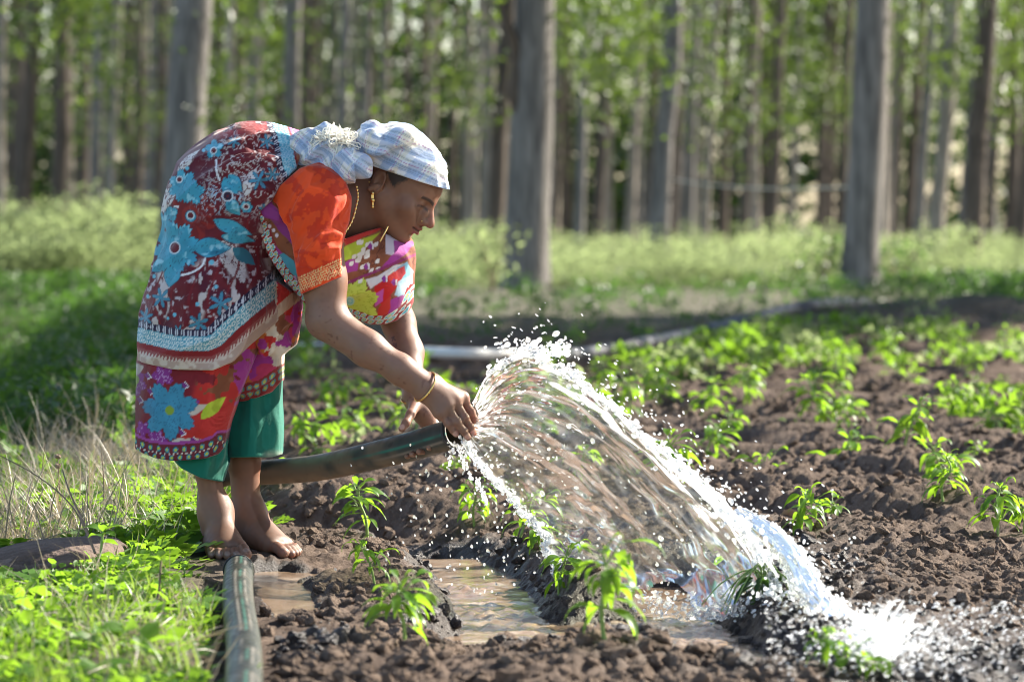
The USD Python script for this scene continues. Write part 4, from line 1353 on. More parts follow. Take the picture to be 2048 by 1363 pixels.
toes = foot((-.697, 9.00, RF), (-.640, 8.765, RF - .004), +1, 1.12, J(432, 1022, -.055))
toes += foot((-.640, 9.075, LF + .006), (-.503, 8.905, LF - .010), -1, 1.05, J(500, 1030, .045))
# right arm
B.cap(J(628, 405, -.16), J(648, 560, -.195), .062, .050, .03)
B.cap(J(648, 560, -.195), J(655, 634, -.21), .050, .045, .02)
B.cap(J(652, 640, -.21), J(735, 697, -.232), .045, .039, .02)
B.cap(J(735, 697, -.232), J(800, 738, -.236), .039, .031, .02)
B.cap(J(800, 738, -.236), J(850, 774, -.232), .031, .027, .02)
B.cap(J(800, 738, -.226), J(846, 768, -.216), .028, .027, .02)
# left arm
B.cap(J(730, 455, .10), J(797, 645, .12), .058, .037, .03)
B.cap(J(797, 645, .12), J(814, 705, .08), .038, .037, .02)
B.cap(J(814, 705, .08), J(829, 795, -.03), .037, .024, .02)
# right hand: the back of it to the camera, fingers laid over the mouth of the hose
knuck = [(925, 795, -.200), (909, 801, -.222), (893, 811, -.236), (879, 824, -.240)]
pips = [(941, 824, -.197), (929, 836, -.222), (914, 844, -.236), (897, 847, -.240)]
dips = [(949, 839, -.193), (940, 853, -.215), (927, 861, -.229), (906, 860, -.234)]
ends = [(955, 851, -.188), (947, 866, -.207), (936, 874, -.220), (912, 868, -.229)]
for k in range(4):
    B.cap(J(853, 778, -.228), J(*knuck[k]), .021, .0125, .018)
    B.cap(J(865, 768, -.216), J(*knuck[k]), .016, .0115, .018)
rad = [(.0112, .0098, .0090, .0080), (.0115, .0100, .0092, .0082), (.0110, .0096, .0088, .0079), (.0100, .0087, .0079, .0071)]
nails = []
for k in range(4):
    r = rad[k]
    B.cap(J(*knuck[k]), J(*pips[k]), r[0], r[1], .006)
    B.ell(J(pips[k][0], pips[k][1] - 1, pips[k][2] - .002), r[1] * 1.12, k=.005)
    B.cap(J(*pips[k]), J(*dips[k]), r[1], r[2], .004)
    B.cap(J(*dips[k]), J(*ends[k]), r[2], r[3], .004)
    nails.append(J(ends[k][0] - 1, ends[k][1] - 2, ends[k][2]) + np.array([0, -r[3], 0.0]))
B.cap(J(868, 782, -.19), J(898, 806, -.145), .016, .012, .015)
B.cap(J(898, 806, -.145), J(922, 836, -.118), .012, .010, .006)
# left hand: palm under the hose, thumb laid on top
B.cap(J(829, 795, -.03), J(845, 826, -.05), .024, .022, .02)
B.cap(J(836, 808, -.045), J(860, 848, -.04), .02, .02, .02)
B.cap(J(832, 806, -.055), J(821, 828, -.115), .014, .011, .012)
B.cap(J(821, 828, -.115), J(812, 845, -.138), .0105, .0098, .006)
B.cap(J(812, 845, -.138), J(804, 857, -.146), .0098, .0080, .004)
nails.append(J(804, 855, -.146) + np.array([0, -.0075, .003]))
lf = [[(872, 850, -.04), (886, 884, -.08), (868, 893, -.150), (858, 895, -.175)],
      [(862, 856, -.04), (870, 894, -.08), (850, 901, -.148), (838, 903, -.172)],
      [(852, 860, -.03), (852, 900, -.07), (834, 906, -.135), (824, 908, -.158)],
      [(842, 862, -.02), (838, 902, -.06), (822, 910, -.12), (814, 912, -.138)]]
for k, q in enumerate(lf):
    for a, b, r0, r1 in zip(q[:-1], q[1:], (.0105, .0092, .0085), (.0095, .0085, .0072)):
        B.cap(J(*a), J(*b), r0 * (.88 if k == 3 else 1), r1 * (.88 if k == 3 else 1), .005)
# neck and head
B.cap(J(640, 415, -.02), H(-.035, 0, -.050), .072, .061, .03)
B.cap(J(668, 440, -.02), H(.0, 0, -.075), .055, .050, .03)
B.ell(H(-.012, 0, .035), np.array([.094, .073, .076]), HR, .02)
B.ell(H(.034, 0, -.028), np.array([.052, .056, .068]), HR, .03)
B.ell(H(.052, 0, .034), np.array([.038, .053, .040]), HR, .02)
for s in (-1, 1):
    B.cap(H(-.005, .050 * s, -.045), H(.066, .016 * s, -.094), .020, .017, .03)
    B.cap(H(.083, .010 * s, .017), H(.066, .043 * s, .018), .0085, .0080, .012)
    B.ell(H(.058, .042 * s, -.024), .022, k=.02)
    B.ell(H(.071, .026 * s, -.045), .017, k=.02)
B.ell(H(.078, 0, -.094), np.array([.018, .020, .017]), HR, .016)
for s in (-1, 1):
    B.ell(H(.096, .031 * s, .0015), np.array([.0145, .016, .011]), HR, .010, 'cut')
    B.ell(H(.0725, .031 * s, -.001), np.array([.0125, .0155, .0125]), HR, .003)
    B.cap(H(.0865, .022 * s, -.0030), H(.0800, .043 * s, -.0015), .0018, .0014, .003, 'cut')
B.cap(H(.085, 0, .010), H(.1075, 0, -.022), .0078, .0098, .013)
B.ell(H(.1105, 0, -.030), np.array([.0135, .0118, .0108]), HR, .006)
for s in (-1, 1):
    B.ell(H(.0985, .0125 * s, -.0345), np.array([.0125, .0080, .0095]), HR, .005)
    B.ell(H(.0865, .0135 * s, -.019), np.array([.0125, .0105, .0170]), HR, .010)
    B.ell(H(.1055, .0062 * s, -.0425), np.array([.005, .0030, .0035]), HR, .003, 'cut')
B.ell(H(.076, 0, -.060), np.array([.023, .028, .022]), HR, .016)
for s in (-1, 1):
    B.cap(H(.1000, .003 * s, -.0555), H(.082, .026 * s, -.0575), .0058, .0034, .004)
    B.cap(H(.0985, .0, -.0695), H(.082, .024 * s, -.0605), .0068, .0036, .004)
B.cap(H(.108, 0, -.0622), H(.084, .028, -.0582), .0026, .0014, .003, 'cut')
B.cap(H(.108, 0, -.0622), H(.084, -.028, -.0582), .0026, .0014, .003, 'cut')
B.ell(H(.098, 0, -.0800), np.array([.008, .018, .006]), HR, .008, 'cut')
# ears
for s in (-1, 1):
    E = np.array([hF * 0.86 + hU * 0.30 + hL * s * 0.40, hL * s * 0.92 - hF * 0.40, hU * 0.95 - hF * 0.30])
    E /= np.linalg.norm(E, axis=1, keepdims=True)
    B.ell(H(-.026, .073 * s, -.014), np.array([.020, .0075, .033]), E, .006)
    B.ell(H(-.021, .083 * s, -.013), np.array([.0115, .0075, .019]), E, .004, 'cut')
    B.cap(H(-.019, .078 * s, -.024), H(-.028, .080 * s, -.042), .006, .0065, .004)
    B.cap(H(-.012, .072 * s, -.016), H(-.011, .073 * s, -.026), .005, .005, .004)
bv, bf = B.surface(2)
# skin tones: freckled brown, dusty arms and muddy feet, lips, brows, nails
px, py = uxy(bv)
hl = (bv - hO) @ HR.T / HS
f_, l_, u_ = hl.T
base = np.array([.165, .076, .042])
col = np.tile(base, (len(bv), 1))
n1 = fbm(bv * 30, 3, 81)[:, None]
n2 = noise(bv * 140, 82)[:, None]
col *= 0.74 + 0.40 * n1 + 0.14 * n2
arm = np.clip(sstep(py, 585, 640) * sstep(px, 600, 640), 0, 1)[:, None]
col = col * (1 - 0.35 * arm) + np.array([.19, .120, .090]) * 0.35 * arm
spot = (sstep(noise(bv * 150, 83) + 0.6 * noise(bv * 60, 84), 1.10, 1.22)[:, None]) * arm * sstep(px, 960, 800)[:, None]
col = col * (1 - 0.75 * spot) + np.array([.10, .042, .026]) * 0.75 * spot
feet = (sstep(py, 960, 1080) * sstep(px, 640, 600))[:, None]
mud = feet * (0.25 + 0.75 * sstep(fbm(bv * 25, 3, 85), 0.42, 0.62)[:, None])
col = col * (1 - 0.6 * mud) + np.array([.125, .082, .058]) * 0.6 * mud
face = (f_ > 0.03) & (np.abs(l_) < 0.07) & (np.abs(u_) < 0.13)


def paint(mask, c, a=1.0):
    global col
    m = (np.clip(mask, 0, 1) * a)[:, None]
    col = col * (1 - m) + np.array(c) * m


fm = face.astype(float)
for s in (-1, 1):
    bx = (l_ * s - .029) / .021
    paint(fm * (np.abs(bx) < 1) * sstep(np.abs(u_ - (.0200 - .004 * bx ** 2 + 0.002 * bx)), .0052, .0028), (.018, .012, .010), .9)
    ex = (l_ * s - .0315) / .0145
    paint(fm * (np.abs(ex) < 1.15) * sstep(np.abs(u_ - (-.0022 - .003 * ex ** 2)), .0044, .0022) * (f_ > .06), (.012, .008, .007), .95)
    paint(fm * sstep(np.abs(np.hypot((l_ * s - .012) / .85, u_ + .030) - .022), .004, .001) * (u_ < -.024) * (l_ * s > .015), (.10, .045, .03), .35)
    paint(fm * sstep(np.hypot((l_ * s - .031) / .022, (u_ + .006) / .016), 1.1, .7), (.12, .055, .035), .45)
paint(fm * sstep(np.hypot(l_ / .026, (u_ + .0625 - 5 * l_ ** 2) / .0115), 1.15, .85) * (f_ > .078), (.17, .060, .048), .75)
paint(fm * sstep(np.abs(u_ + .0620 - 5 * l_ ** 2), .0026, .0012) * (np.abs(l_) < .025) * (f_ > .075), (.035, .012, .010), .9)
tem = poly_sd(px, py, [(1024 + (a - 1024) * 8.83 / 9, 440 + (b - 440) * 8.83 / 9) for a, b in [(766, 330), (815, 340), (812, 360), (796, 367), (786, 374), (779, 366), (774, 356)]])
paint(sstep(tem + 5 * (noise(bv * 400, 87) - .5), 3, -4) * (bv[:, 1] < 8.95), (.012, .010, .010), .95)
paint(fm * sstep(np.hypot(l_, u_ - .017), .0042, .0028) * (f_ > .07), (.20, .01, .012), .9)        # red mark between the brows
for p_ in nails:
    paint(sstep(np.linalg.norm(bv - p_, axis=1), .0085, .006), (.45, .27, .21), .8)
for p_ in toes:
    paint(sstep(np.linalg.norm(bv - p_, axis=1), .0095, .007), (.26, .19, .15), .7)
# small letters inked on the left forearm
INK = [[(-5, 0), (5, 0)], [(5, 6), (0, 1), (-5, 7)],
       [(5, 16), (4, 12), (2, 12), (0, 16), (-2, 19), (-4, 19), (-5, 14)],
       [(5, 24), (-5, 28), (5, 32)]]
for st in INK:
    q = np.array([(784 + (-a) * 0.55 + b * 0.28, 676 + (b) * 0.95 + a * 0.25) for a, b in st])
    d = np.full(len(bv), 1e9)
    for (x0, y0), (x1, y1) in zip(q[:-1], q[1:]):
        t = np.clip(((px - x0) * (x1 - x0) + (py - y0) * (y1 - y0)) / ((x1 - x0) ** 2 + (y1 - y0) ** 2), 0, 1)
        d = np.minimum(d, np.hypot(px - x0 - t * (x1 - x0), py - y0 - t * (y1 - y0)))
    paint(sstep(d, 2.0, 0.8) * (bv[:, 1] > 8.99) * (py > 640), (.035, .030, .032), .7)
wear('body', (bv, bf), 'skin', col)
# ---------------------------------------------------------------- clothes: shells over the body, prints laid out in the drawing's units
def folds(p, u, scale, stretch, seed):
    """Ridged noise stretched along u: cloth folds, about -0.5..0.5."""
    u = np.asarray(u, float)
    u /= np.linalg.norm(u)
    along = p @ u
    q = p - along[..., None] * u + (along / stretch)[..., None] * u
    q = q * scale
    q = q + 0.35 * (noise(q * 0.6, seed + 5)[..., None] - 0.5)
    n = noise(q, seed)
    return 0.65 * (1 - np.abs(2 * n - 1)) + 0.35 * noise(q * 2.3, seed + 1) - 0.5


def wrinkle(vox, amp, u, scale, stretch, seed, band=0.014):
    """Push the surface in and out along folds, near the surface only."""
    m = np.abs(vox.F) < band
    idx = np.argwhere(m)
    p = vox.lo + vox.h * idx
    a = amp(p) if callable(amp) else amp
    vox.F[m] -= (a * folds(p, u, scale, stretch, seed)).astype(np.float32)


def flower(px, py, cx, cy, R, petals, rot=0.0, depth=0.35, sharp=1.0, jag=0.0):
    """> 0 inside a flower."""
    a = np.arctan2(py - cy, px - cx) + rot
    r = np.hypot(px - cx, py - cy)
    edge = R * (1 - depth + depth * np.abs(np.cos(a * petals / 2)) ** sharp + jag * np.sin(a * petals * 4.7))
    return edge - r


def leaf_sd(px, py, x0, y0, x1, y1, w):
    dx, dy = x1 - x0, y1 - y0
    L = math.hypot(dx, dy)
    t = ((px - x0) * dx + (py - y0) * dy) / L ** 2
    q = np.abs((px - x0) * dy - (py - y0) * dx) / L
    return np.where((t > 0) & (t < 1), w * np.sin(np.pi * np.clip(t, 0, 1) ** 0.8) - q, -9)


def lay(col, mask, c, a=1.0):
    m = (np.clip(mask, 0, 1) * a)[:, None]
    return col * (1 - m) + np.asarray(c) * m


def soft(d, w=1.6):
    return sstep(d, -w * 0.5, w * 0.5)


def ink(px, py, s, seed, r=None):
    """Fine noise of the drawing plane."""
    return fbm(np.stack([px * s, py * s, 0 * px], -1), 3, seed)


MAROON, NAVY, TEAL, WHITE = (.105, .010, .015), (.02, .016, .04), (.040, .235, .32), (.50, .47, .45)
MAGENTA, BROWN, LIME, CREAM, RED = (.30, .035, .22), (.20, .065, .03), (.36, .44, .03), (.55, .46, .36), (.42, .025, .02)

# ---- blouse: shoulders, upper back and the near sleeve
lo, hi = span([J(520, 300, -.32), J(860, 605, .26)], 0)
V1 = Vox(lo, hi, 0.0027)
V1.cap(J(505, 385, 0), J(600, 390, -.01), .125, .116, .05, ys=1.28)
V1.cap(J(612, 398, -.13), J(715, 428, .11), .066, .064, .05)
V1.ell(J(632, 398, -.155), (.074, .062, .074), k=.04)
V1.cap(J(636, 415, -.165), J(640, 500, -.185), .068, .061, .03)
V1.cap(J(640, 500, -.185), J(646, 590, -.199), .061, .059, .02)
V1.cap(J(722, 455, .10), J(770, 560, .12), .066, .056, .03)
wrinkle(V1, lambda p: (.016 * sstep(uxy(p)[1], 370, 440) + .006) * sstep(uxy(p)[1], 560, 500), (.75, 0.1, .55), 22, 6, 101)
wrinkle(V1, .006, (.5, .2, .8), 45, 5, 105)
wrinkle(V1, lambda p: .012 * sstep(uxy(p)[1], 450, 500) * sstep(uxy(p)[1], 560, 540), (.96, 0, .12), 34, 7, 103)
cut_poly(V1, [(540, 405), (560, 372), (600, 336), (640, 322), (672, 338), (694, 366), (704, 396), (699, 440), (690, 470), (684, 500), (686, 552), (604, 588), (596, 545), (584, 480), (560, 430)], -.17)
# neck opening
V1.cap(J(690, 340, -.02), J(760, 430, -.04), .075, .085, .01, 'cut')
v, f = V1.surface(1)
px, py = uxy(v)
c = np.tile(np.array([.62, .055, .008]), (len(v), 1))
c *= (0.86 + 0.28 * noise(v * 18, 111))[:, None]
c = lay(c, sstep(ink(px, py, .055, 112), .53, .58), (.40, .018, .006), .7)
hx, hy = 1024 + (px - 1024) * v[:, 1] / 9, HORIZON + (py - HORIZON) * v[:, 1] / 9
hx, hy = 1024 + (px - 1024) * 9 / 8.83, HORIZON + (py - HORIZON) * 9 / 8.83
hem = (588 - (hx - 604) * 0.44) - hy
bord = (hem < 37) * (py > 500) * (v[:, 1] < 8.95)
gold = (.62, .40, .17)
tri = (np.mod(px / 5.2 + 0.5 * (np.floor(hem / 5.4) % 2), 1) - .5)
c = lay(c, bord * ((np.abs(tri) * 2 < np.mod(hem / 5.4, 1)) * (hem < 28) * (hem > 5)), gold, .9)
c = lay(c, bord * ((hem > 29) & (hem < 31)) + bord * (hem > 33) * (np.mod(px / 4, 1) > .45), gold, .9)
wear('blouse', (v, f), 'cotton', c)

# ---- saree over hips and back
lo, hi = span([J(255, 235, -.34), J(625, 755, .32)], 0)
V2 = Vox(lo, hi, 0.0031)
V2.ell(J(442, 412, .0), (.112, .20, .145), rot_axis([0, 1, 0], .35), .03)
V2.cap(J(446, 424, 0), J(508, 380, 0), .122, .138, .05, ys=1.40)
V2.cap(J(505, 378, 0), J(600, 385, -.005), .138, .126, .05, ys=1.30)
# skirt part
for y0, xa, xb, y1, xc, xd in ((440, 336, 520, 530, 316, 545), (530, 316, 545, 610, 298, 560), (610, 298, 560, 690, 282, 540), (690, 282, 540, 780, 272, 520)):
    ra, rb = (xb - xa) / 2 / S, (xd - xc) / 2 / S
    V2.cap(J((xa + xb) / 2, y0, -.01), J((xc + xd) / 2, y1, -.015), ra, rb, .03, ys=1.42)
wrinkle(V2, lambda p: .020 + .042 * sstep(uxy(p)[0], 430, 540) * sstep(uxy(p)[1], 420, 330), (.80, 0, .35), 16, 7, 121)
wrinkle(V2, lambda p: .026 * sstep(uxy(p)[0], 400, 520) * sstep(uxy(p)[1], 620, 480), (.75, 0, -.45), 13, 8, 123)
wrinkle(V2, lambda p: .024 * sstep(uxy(p)[1], 480, 640), (.10, 0, 1), 9, 9, 125)
UP = [(150, 722), (270, 722), (350, 736), (430, 738), (468, 722), (500, 690), (540, 655), (572, 628), (592, 604), (572, 560), (545, 505), (526, 455), (520, 425), (545, 402), (562, 372), (592, 338), (604, 300), (640, 250), (590, 150), (150, 150)]
cut_poly(V2, UP, -.15)
v, f = V2.surface(1)
px, py = uxy(v)
wx, wy = px + 5 * (ink(px, py, .03, 131) - .5), py + 5 * (ink(px, py, .03, 132) - .5)
c = np.tile(np.array(MAROON), (len(v), 1))
c *= (0.7 + 0.6 * ink(px, py, .05, 133))[:, None]
c = lay(c, sstep(ink(px, py, .02, 134), .52, .66), (.055, .008, .022), .65)
HEMP = [(150, 722), (270, 722), (350, 736), (430, 738), (468, 722), (500, 690), (540, 655), (572, 628), (640, 560)]
HEMP = [(1024 + (a - 1024) * 8.85 / 9, HORIZON + (b - HORIZON) * 8.85 / 9) for a, b in HEMP]
hem = seg_dist(px, py, HEMP)
body = hem > 80
# red brown flower with a teal eye, shading only by print
c = lay(c, body * soft(flower(wx, wy, 395, 432, 52, 9, .3, .25), 4), (.21, .018, .014), .9)
c = lay(c, body * soft(flower(wx, wy, 392, 428, 58, 14, .1, .6), 3) * (np.hypot(px - 393, py - 430) > 18), (.10, .008, .012), .6)
# white coral-like patches
def patch(x0, y0, x1, y1, w, seed, a=.95):
    global c
    m = leaf_sd(wx, wy, x0, y0, x1, y1, w)
    vein = np.abs(ink(px, py, .11, seed) - .5) < .035
    vein |= np.abs(ink(px, py, .055, seed + 1) - .5) < .018
    c = lay(c, body * soft(m, 3), (.09, .01, .015), .5)
    c = lay(c, body * soft(m - 2, 2) * (1 - .85 * vein), WHITE, a)
patch(322, 430, 372, 345, 17, 141)
patch(360, 345, 410, 298, 11, 143)
patch(455, 478, 505, 568, 22, 145)
patch(525, 340, 500, 400, 15, 147)
# scattered white strokes on the back
sp = sstep(np.abs(ink(px * .75 + py * .35, py - px * .6, .085, 151) - .5), .050, .025)
zone = sstep(px + (py - 330) * .2, 395, 470) * sstep(py, 460, 400) + sstep(px, 470, 500) * sstep(py, 340, 300)
c = lay(c, body * sp * np.clip(zone, 0, 1), (.46, .42, .41), .75)
sp2 = sstep(np.abs(ink(px, py, .11, 153) - .5), .045, .02)
c = lay(c, body * sp2 * sstep(np.hypot((px - 450) / 55, (py - 395) / 38), 1.1, .7), (.30, .42, .50), .8)
# lower zone: upright stems and star flowers on white flecks
low = sstep(hem, 195, 178) * body
st = sstep(np.abs(np.mod(wx + 12 * np.sin(wy * .03), 74) / 74 - .5), .30, .16)
fl = sstep(ink(px, py * .55, .11, 155), .49, .57)
c = lay(c, low * st * fl, (.50, .45, .43), .8)
c = lay(c, low * (1 - st) * sstep(ink(px, py, .12, 157), .58, .66), (.45, .40, .42), .8)
c = lay(c, low * (np.abs(np.mod(wx + 10 * np.sin(wy * .045) + 20, 37) - 18) < 2.2), (.14, .01, .015), .85)
for sx, sy, R in ((337, 592, 20), (303, 631, 18), (457, 602, 23), (414, 640, 20), (506, 622, 20), (375, 655, 12), (556, 590, 18), (530, 362, 20), (555, 350, 14), (540, 420, 12), (478, 285, 14), (540, 285, 15)):
    d = flower(px, py, sx, sy, R, 6, sx, .86, 1.6)
    c = lay(c, (hem > 70) * soft(d + 2, 2), NAVY, .9)
    c = lay(c, (hem > 70) * soft(d, 2), (.05, .19, .27), .95)
for sx, sy, R in ((306, 590, 4), (412, 603, 4), (366, 624, 4), (438, 522, 5), (318, 551, 4), (352, 632, 3), (448, 570, 4), (384, 338, 4), (416, 302, 4), (398, 372, 4), (480, 640, 4)):
    c = lay(c, soft(R - np.hypot(px - sx, py - sy)), (.12, .36, .46))
# white curved stems
for pts in ([(443, 322), (446, 345), (452, 362)], [(375, 548), (400, 542), (420, 528), (427, 508)], [(342, 440), (336, 452)], [(305, 532), (318, 540), (330, 538)], [(360, 414), (368, 414)]):
    q = smooth_path(pts + [], 16) if len(pts) > 2 else np.array(pts, float)
    c = lay(c, body * soft(1.9 - seg_dist(px, py, [tuple(a) for a in q])), (.60, .60, .62))
# teal flowers and leaves
teal = np.full(len(v), -9.0)
for a in ((362, 494, 58, 8, .2, .30, 1, .05), (376, 372, 36, 7, .9, .35, 1, .05), (398, 385, 28, 5, .2, .4, 1, .06), (437, 300, 22, 5, .4, .45, 1, .05), (352, 428, 17, 4, .5, .25, 1, .04), (394, 431, 12, 12, 0, .08, 1, 0),
          (478, 372, 20, 5, .2, .5, 1, .05), (505, 414, 13, 6, 0, .25, 1, .0)):
    teal = np.maximum(teal, flower(wx, wy, a[0], a[1], a[2] * .90, *a[3:]))
for a in ((400, 494, 474, 494, 19), (345, 520, 304, 540, 14), (362, 530, 354, 572, 17), (320, 420, 332, 470, 10), (302, 505, 316, 490, 10), (342, 460, 336, 400 + 20, 8), (468, 400, 492, 430, 13), (470, 352, 498, 385, 12), (462, 356, 474, 400, 10), (440, 440, 515, 470, 13), (455, 470, 520, 482, 10)):
    teal = np.maximum(teal, leaf_sd(wx, wy, *a))
c = lay(c, body * soft(teal + 1.5, 2), (.02, .03, .06), .8)
tc_ = np.array(TEAL) * (0.75 + 0.55 * ink(px, py, .06, 161))[:, None]
m = (body * soft(teal, 1.6))[:, None]
c = c * (1 - m) + tc_ * m
c = lay(c, body * soft(teal - 3) * (np.abs(ink(px, py, .12, 162) - .5) < .02), (.02, .10, .16), .7)
c = lay(c, body * soft(teal - 2) * sstep(ink(px, py, .07, 163), .62, .7), (.30, .55, .62), .6)
for sx, sy, R in ((362, 494, 10), (469, 393, 9), (394, 431, 6), (437, 303, 5), (505, 414, 4), (368, 360, 5)):
    c = lay(c, soft(R + 2.5 - np.hypot(px - sx, py - sy)), (.45, .50, .52))
    c = lay(c, soft(R - np.hypot(px - sx, py - sy)), (.10, .010, .016))
c = lay(c, soft(2.6 - np.abs(np.hypot(px - 469, py - 393) - 5)), (.02, .015, .03))
for a in ((478, 494, 520, 528, 13),):
    c = lay(c, body * soft(leaf_sd(px, py, *a)), (.03, .13, .17))
# hem borders
def rings(u, w, step, r0, r1):
    a = np.mod(u / step, 1) - .5
    b = np.mod(w / step + .5 * 0, 1) - .5
    d = np.hypot(a, b) * step
    return (d < r1) * (d > r0)
def band(m, u, w, what):
    global c
    if what == 'teal':
        c = lay(c, m, (.075, .25, .31))
        c = lay(c, m * rings(u, w, 9.0, 1.9, 3.7), (.55, .58, .55), .9)
        c = lay(c, m * (np.mod(u / 9.0, 1) < .12), (.40, .45, .45), .7)
    if what == 'navy':
        c = lay(c, m, (.022, .016, .04))
        c = lay(c, m * (np.abs(np.mod(u / 13, 1) - .5) * 13 + np.abs(np.mod(w / 13, 1) - .5) * 6 < 5) * (np.mod(u / 4.4, 1) > .42), (.5, .5, .55), .85)
band((hem <= 80) & (hem > 66), px, hem - 66, 'navy')
band((hem <= 66) & (hem > 38), px, hem - 38, 'teal')
c = lay(c, (hem <= 38) & (hem > 27), (.19, .014, .016))
sc = (hem <= 27) & (hem > 15)
c = lay(c, sc, (.48, .38, .32))
c = lay(c, sc & (np.mod(px / 7, 1) * 9 < (hem - 15)), (.20, .02, .022), .9)
c = lay(c, hem <= 15, (.36, .25, .20))
c = lay(c, (hem <= 15) * sstep(ink(px, py, .07, 171), .5, .6), (.52, .44, .36), .8)
# borders across the shoulder
u = px * .5 + py * .86
s_ = np.interp(py, [235, 270, 300, 340, 380], [530, 548, 556, 566, 590])
s_ = px - s_
shl = py < 372
band(shl * (s_ > 0) * (s_ < 11), u, s_, 'navy')
band(shl * (s_ >= 11) * (s_ < 36), u, s_ - 11, 'teal')
c = lay(c, shl * (s_ >= 11) * (s_ < 36), (.10, .42, .56), .45)
c = lay(c, shl * (s_ >= 36), (.19, .02, .02))
c = lay(c, shl * (s_ >= 40), (.24, .085, .045))
c = lay(c, shl * (s_ >= 40) * sstep(ink(px, py, .05, 173), .56, .60), (.42, .12, .30))
c = lay(c, shl * (s_ >= 42) * (np.abs(ink(px, py, .09, 174) - .5) < .03), (.6, .55, .5), .8)
# sun-bleached red along the top fold
c = lay(c, body * sstep(py, 285, 258) * (s_ < 0) * sstep(ink(px, py, .06, 176), .42, .55), (.33, .02, .02), .8)
wear('saree', (v, f), 'cotton', c, label='maroon upper layer of the saree with teal flowers and a ringed border')


def patches(px, py, seed, cols, scale=.018):
    """Large painted patches: each colour where one of several noises wins."""
    w = np.stack([ink(px + 37 * k, py - 53 * k, scale * (1 + .25 * (k % 3)), seed + k) + .03 * ((k * 7) % 3) for k in range(len(cols))], 1)
    return np.array(cols)[w.argmax(1)]


# ---- lower layer of the saree, near panel
lo, hi = span([J(250, 660, -.36), J(560, 935, .28)], 0)
V3 = Vox(lo, hi, 0.0031)
for y0, xa, xb, y1, xc, xd in ((650, 292, 520, 745, 276, 503), (740, 270, 505, 820, 265, 475), (820, 265, 475, 900, 262, 458), (900, 262, 458, 990, 266, 452)):
    V3.cap(J((xa + xb) / 2, y0, -.035), J((xc + xd) / 2, y1, -.045), (xb - xa) / 2 / S, (xd - xc) / 2 / S, .02, ys=1.22)
wrinkle(V3, lambda p: .018 + .026 * sstep(uxy(p)[0], 380, 450), (.12, 0, 1), 11, 8, 181)
wrinkle(V3, lambda p: .018 * sstep(uxy(p)[0], 390, 450), (.7, 0, .6), 20, 4, 183)
LOW = [(200, 660), (600, 660), (560, 690), (512, 705), (492, 752), (472, 800), (455, 850), (446, 896), (436, 908), (410, 916), (350, 920), (310, 915), (285, 906), (264, 897), (200, 890)]
cut_poly(V3, LOW, -.16)
v, f = V3.surface(1)
px, py = uxy(v)
wx, wy = px + 7 * (ink(px, py, .03, 191) - .5), py + 7 * (ink(px, py, .03, 192) - .5)
hem = np.interp(px, [255, 264, 285, 310, 350, 410, 436, 446], [892, 897, 906, 915, 920, 916, 908, 898]) - py
c = np.tile(np.array([.17, .012, .020]), (len(v), 1)) * (0.7 + 0.6 * ink(px, py, .05, 193))[:, None]
rightp = patches(wx, wy, 200, [RED, (.17, .012, .02), MAGENTA, CREAM, (.17, .012, .02), BROWN, RED])
m = sstep(px + (py - 760) * .32, 400, 415)[:, None]
c = c * (1 - m) + rightp * m
for x, y, R in ((340, 745, 22), (285, 762, 24), (300, 850, 16), (328, 868, 20), (400, 800, 14), (350, 880, 14), (280, 740, 14)):
    d = flower(wx, wy, x, y, R, 5, x, .4, 1, .05)
    c = lay(c, soft(d), (.20, .03, .20), .9)
    c = lay(c, soft(d - 3) * (np.abs(ink(px, py, .12, 195) - .5) < .03), (.45, .25, .45), .7)
for x0, y0, x1, y1, w in ((268, 740, 300, 728, 12), (385, 820, 430, 800, 9), (360, 870, 390, 895, 16), (375, 880, 420, 870, 9)):
    c = lay(c, soft(leaf_sd(wx, wy, x0, y0, x1, y1, w), 3), (.50, .46, .38), .9)
for x, y in ((308, 745), (314, 775), (384, 762), (330, 883), (291, 793), (377, 855), (400, 870)):
    d = 6 - np.abs(px - x) * .8 - np.abs(py - y - (px - x) * .3)
    c = lay(c, soft(d + 2.5) * (px > x), (.62, .58, .60))
    c = lay(c, soft(d), (.16, .03, .16))
c = lay(c, soft(flower(wx, wy, 274, 757, 16, 4, .3, .3)), (.20, .30, .03))
c = lay(c, soft(leaf_sd(wx, wy, 418, 828, 462, 785, 12)), LIME)
d = flower(wx, wy, 354, 812, 56, 7, 1.2, .34, 1, .035)
c = lay(c, soft(d + 2), (.03, .05, .09), .7)
tc_ = np.array([.045, .21, .32]) * (0.7 + 0.6 * ink(px, py, .07, 196))[:, None]
m = soft(d)[:, None]
c = c * (1 - m) + tc_ * m
c = lay(c, soft(d - 3) * (np.abs(ink(px, py, .13, 197) - .5) < .02), (.03, .12, .20), .7)
c = lay(c, soft(9 - np.hypot(px - 354, py - 812)), (.20, .28, .03))
dirt = sstep(fbm(v * 12, 3, 198), .45, .65) * sstep(px, 330, 290)
c = lay(c, dirt, (.10, .05, .04), .5)
hb = hem < 46
c = lay(c, hb & (hem > 40), (.28, .05, .22))
c = lay(c, hb & (hem <= 40), (.13, .016, .022))
for k, (lv, st) in enumerate(((30, 17), (14, 17))):
    a = (np.mod(px / st + .5 * k, 1) - .5) * st
    rr_ = np.hypot(a / .8, (hem - lv))
    c = lay(c, hb & (rr_ < 6.5), (.03, .04, .05))
    c = lay(c, hb & (rr_ < 5.2), (.05, .24, .28))
    c = lay(c, hb & (rr_ < 3.2), (.40, .42, .05))
c = lay(c, hb & (np.hypot((np.mod(px / 8.5, 1) - .5) * 8.5, hem - 22) < 1.7), (.6, .5, .4))
wear('saree_skirt', (v, f), 'cotton', c, label='lower layer of the saree, dark red with a big blue flower')

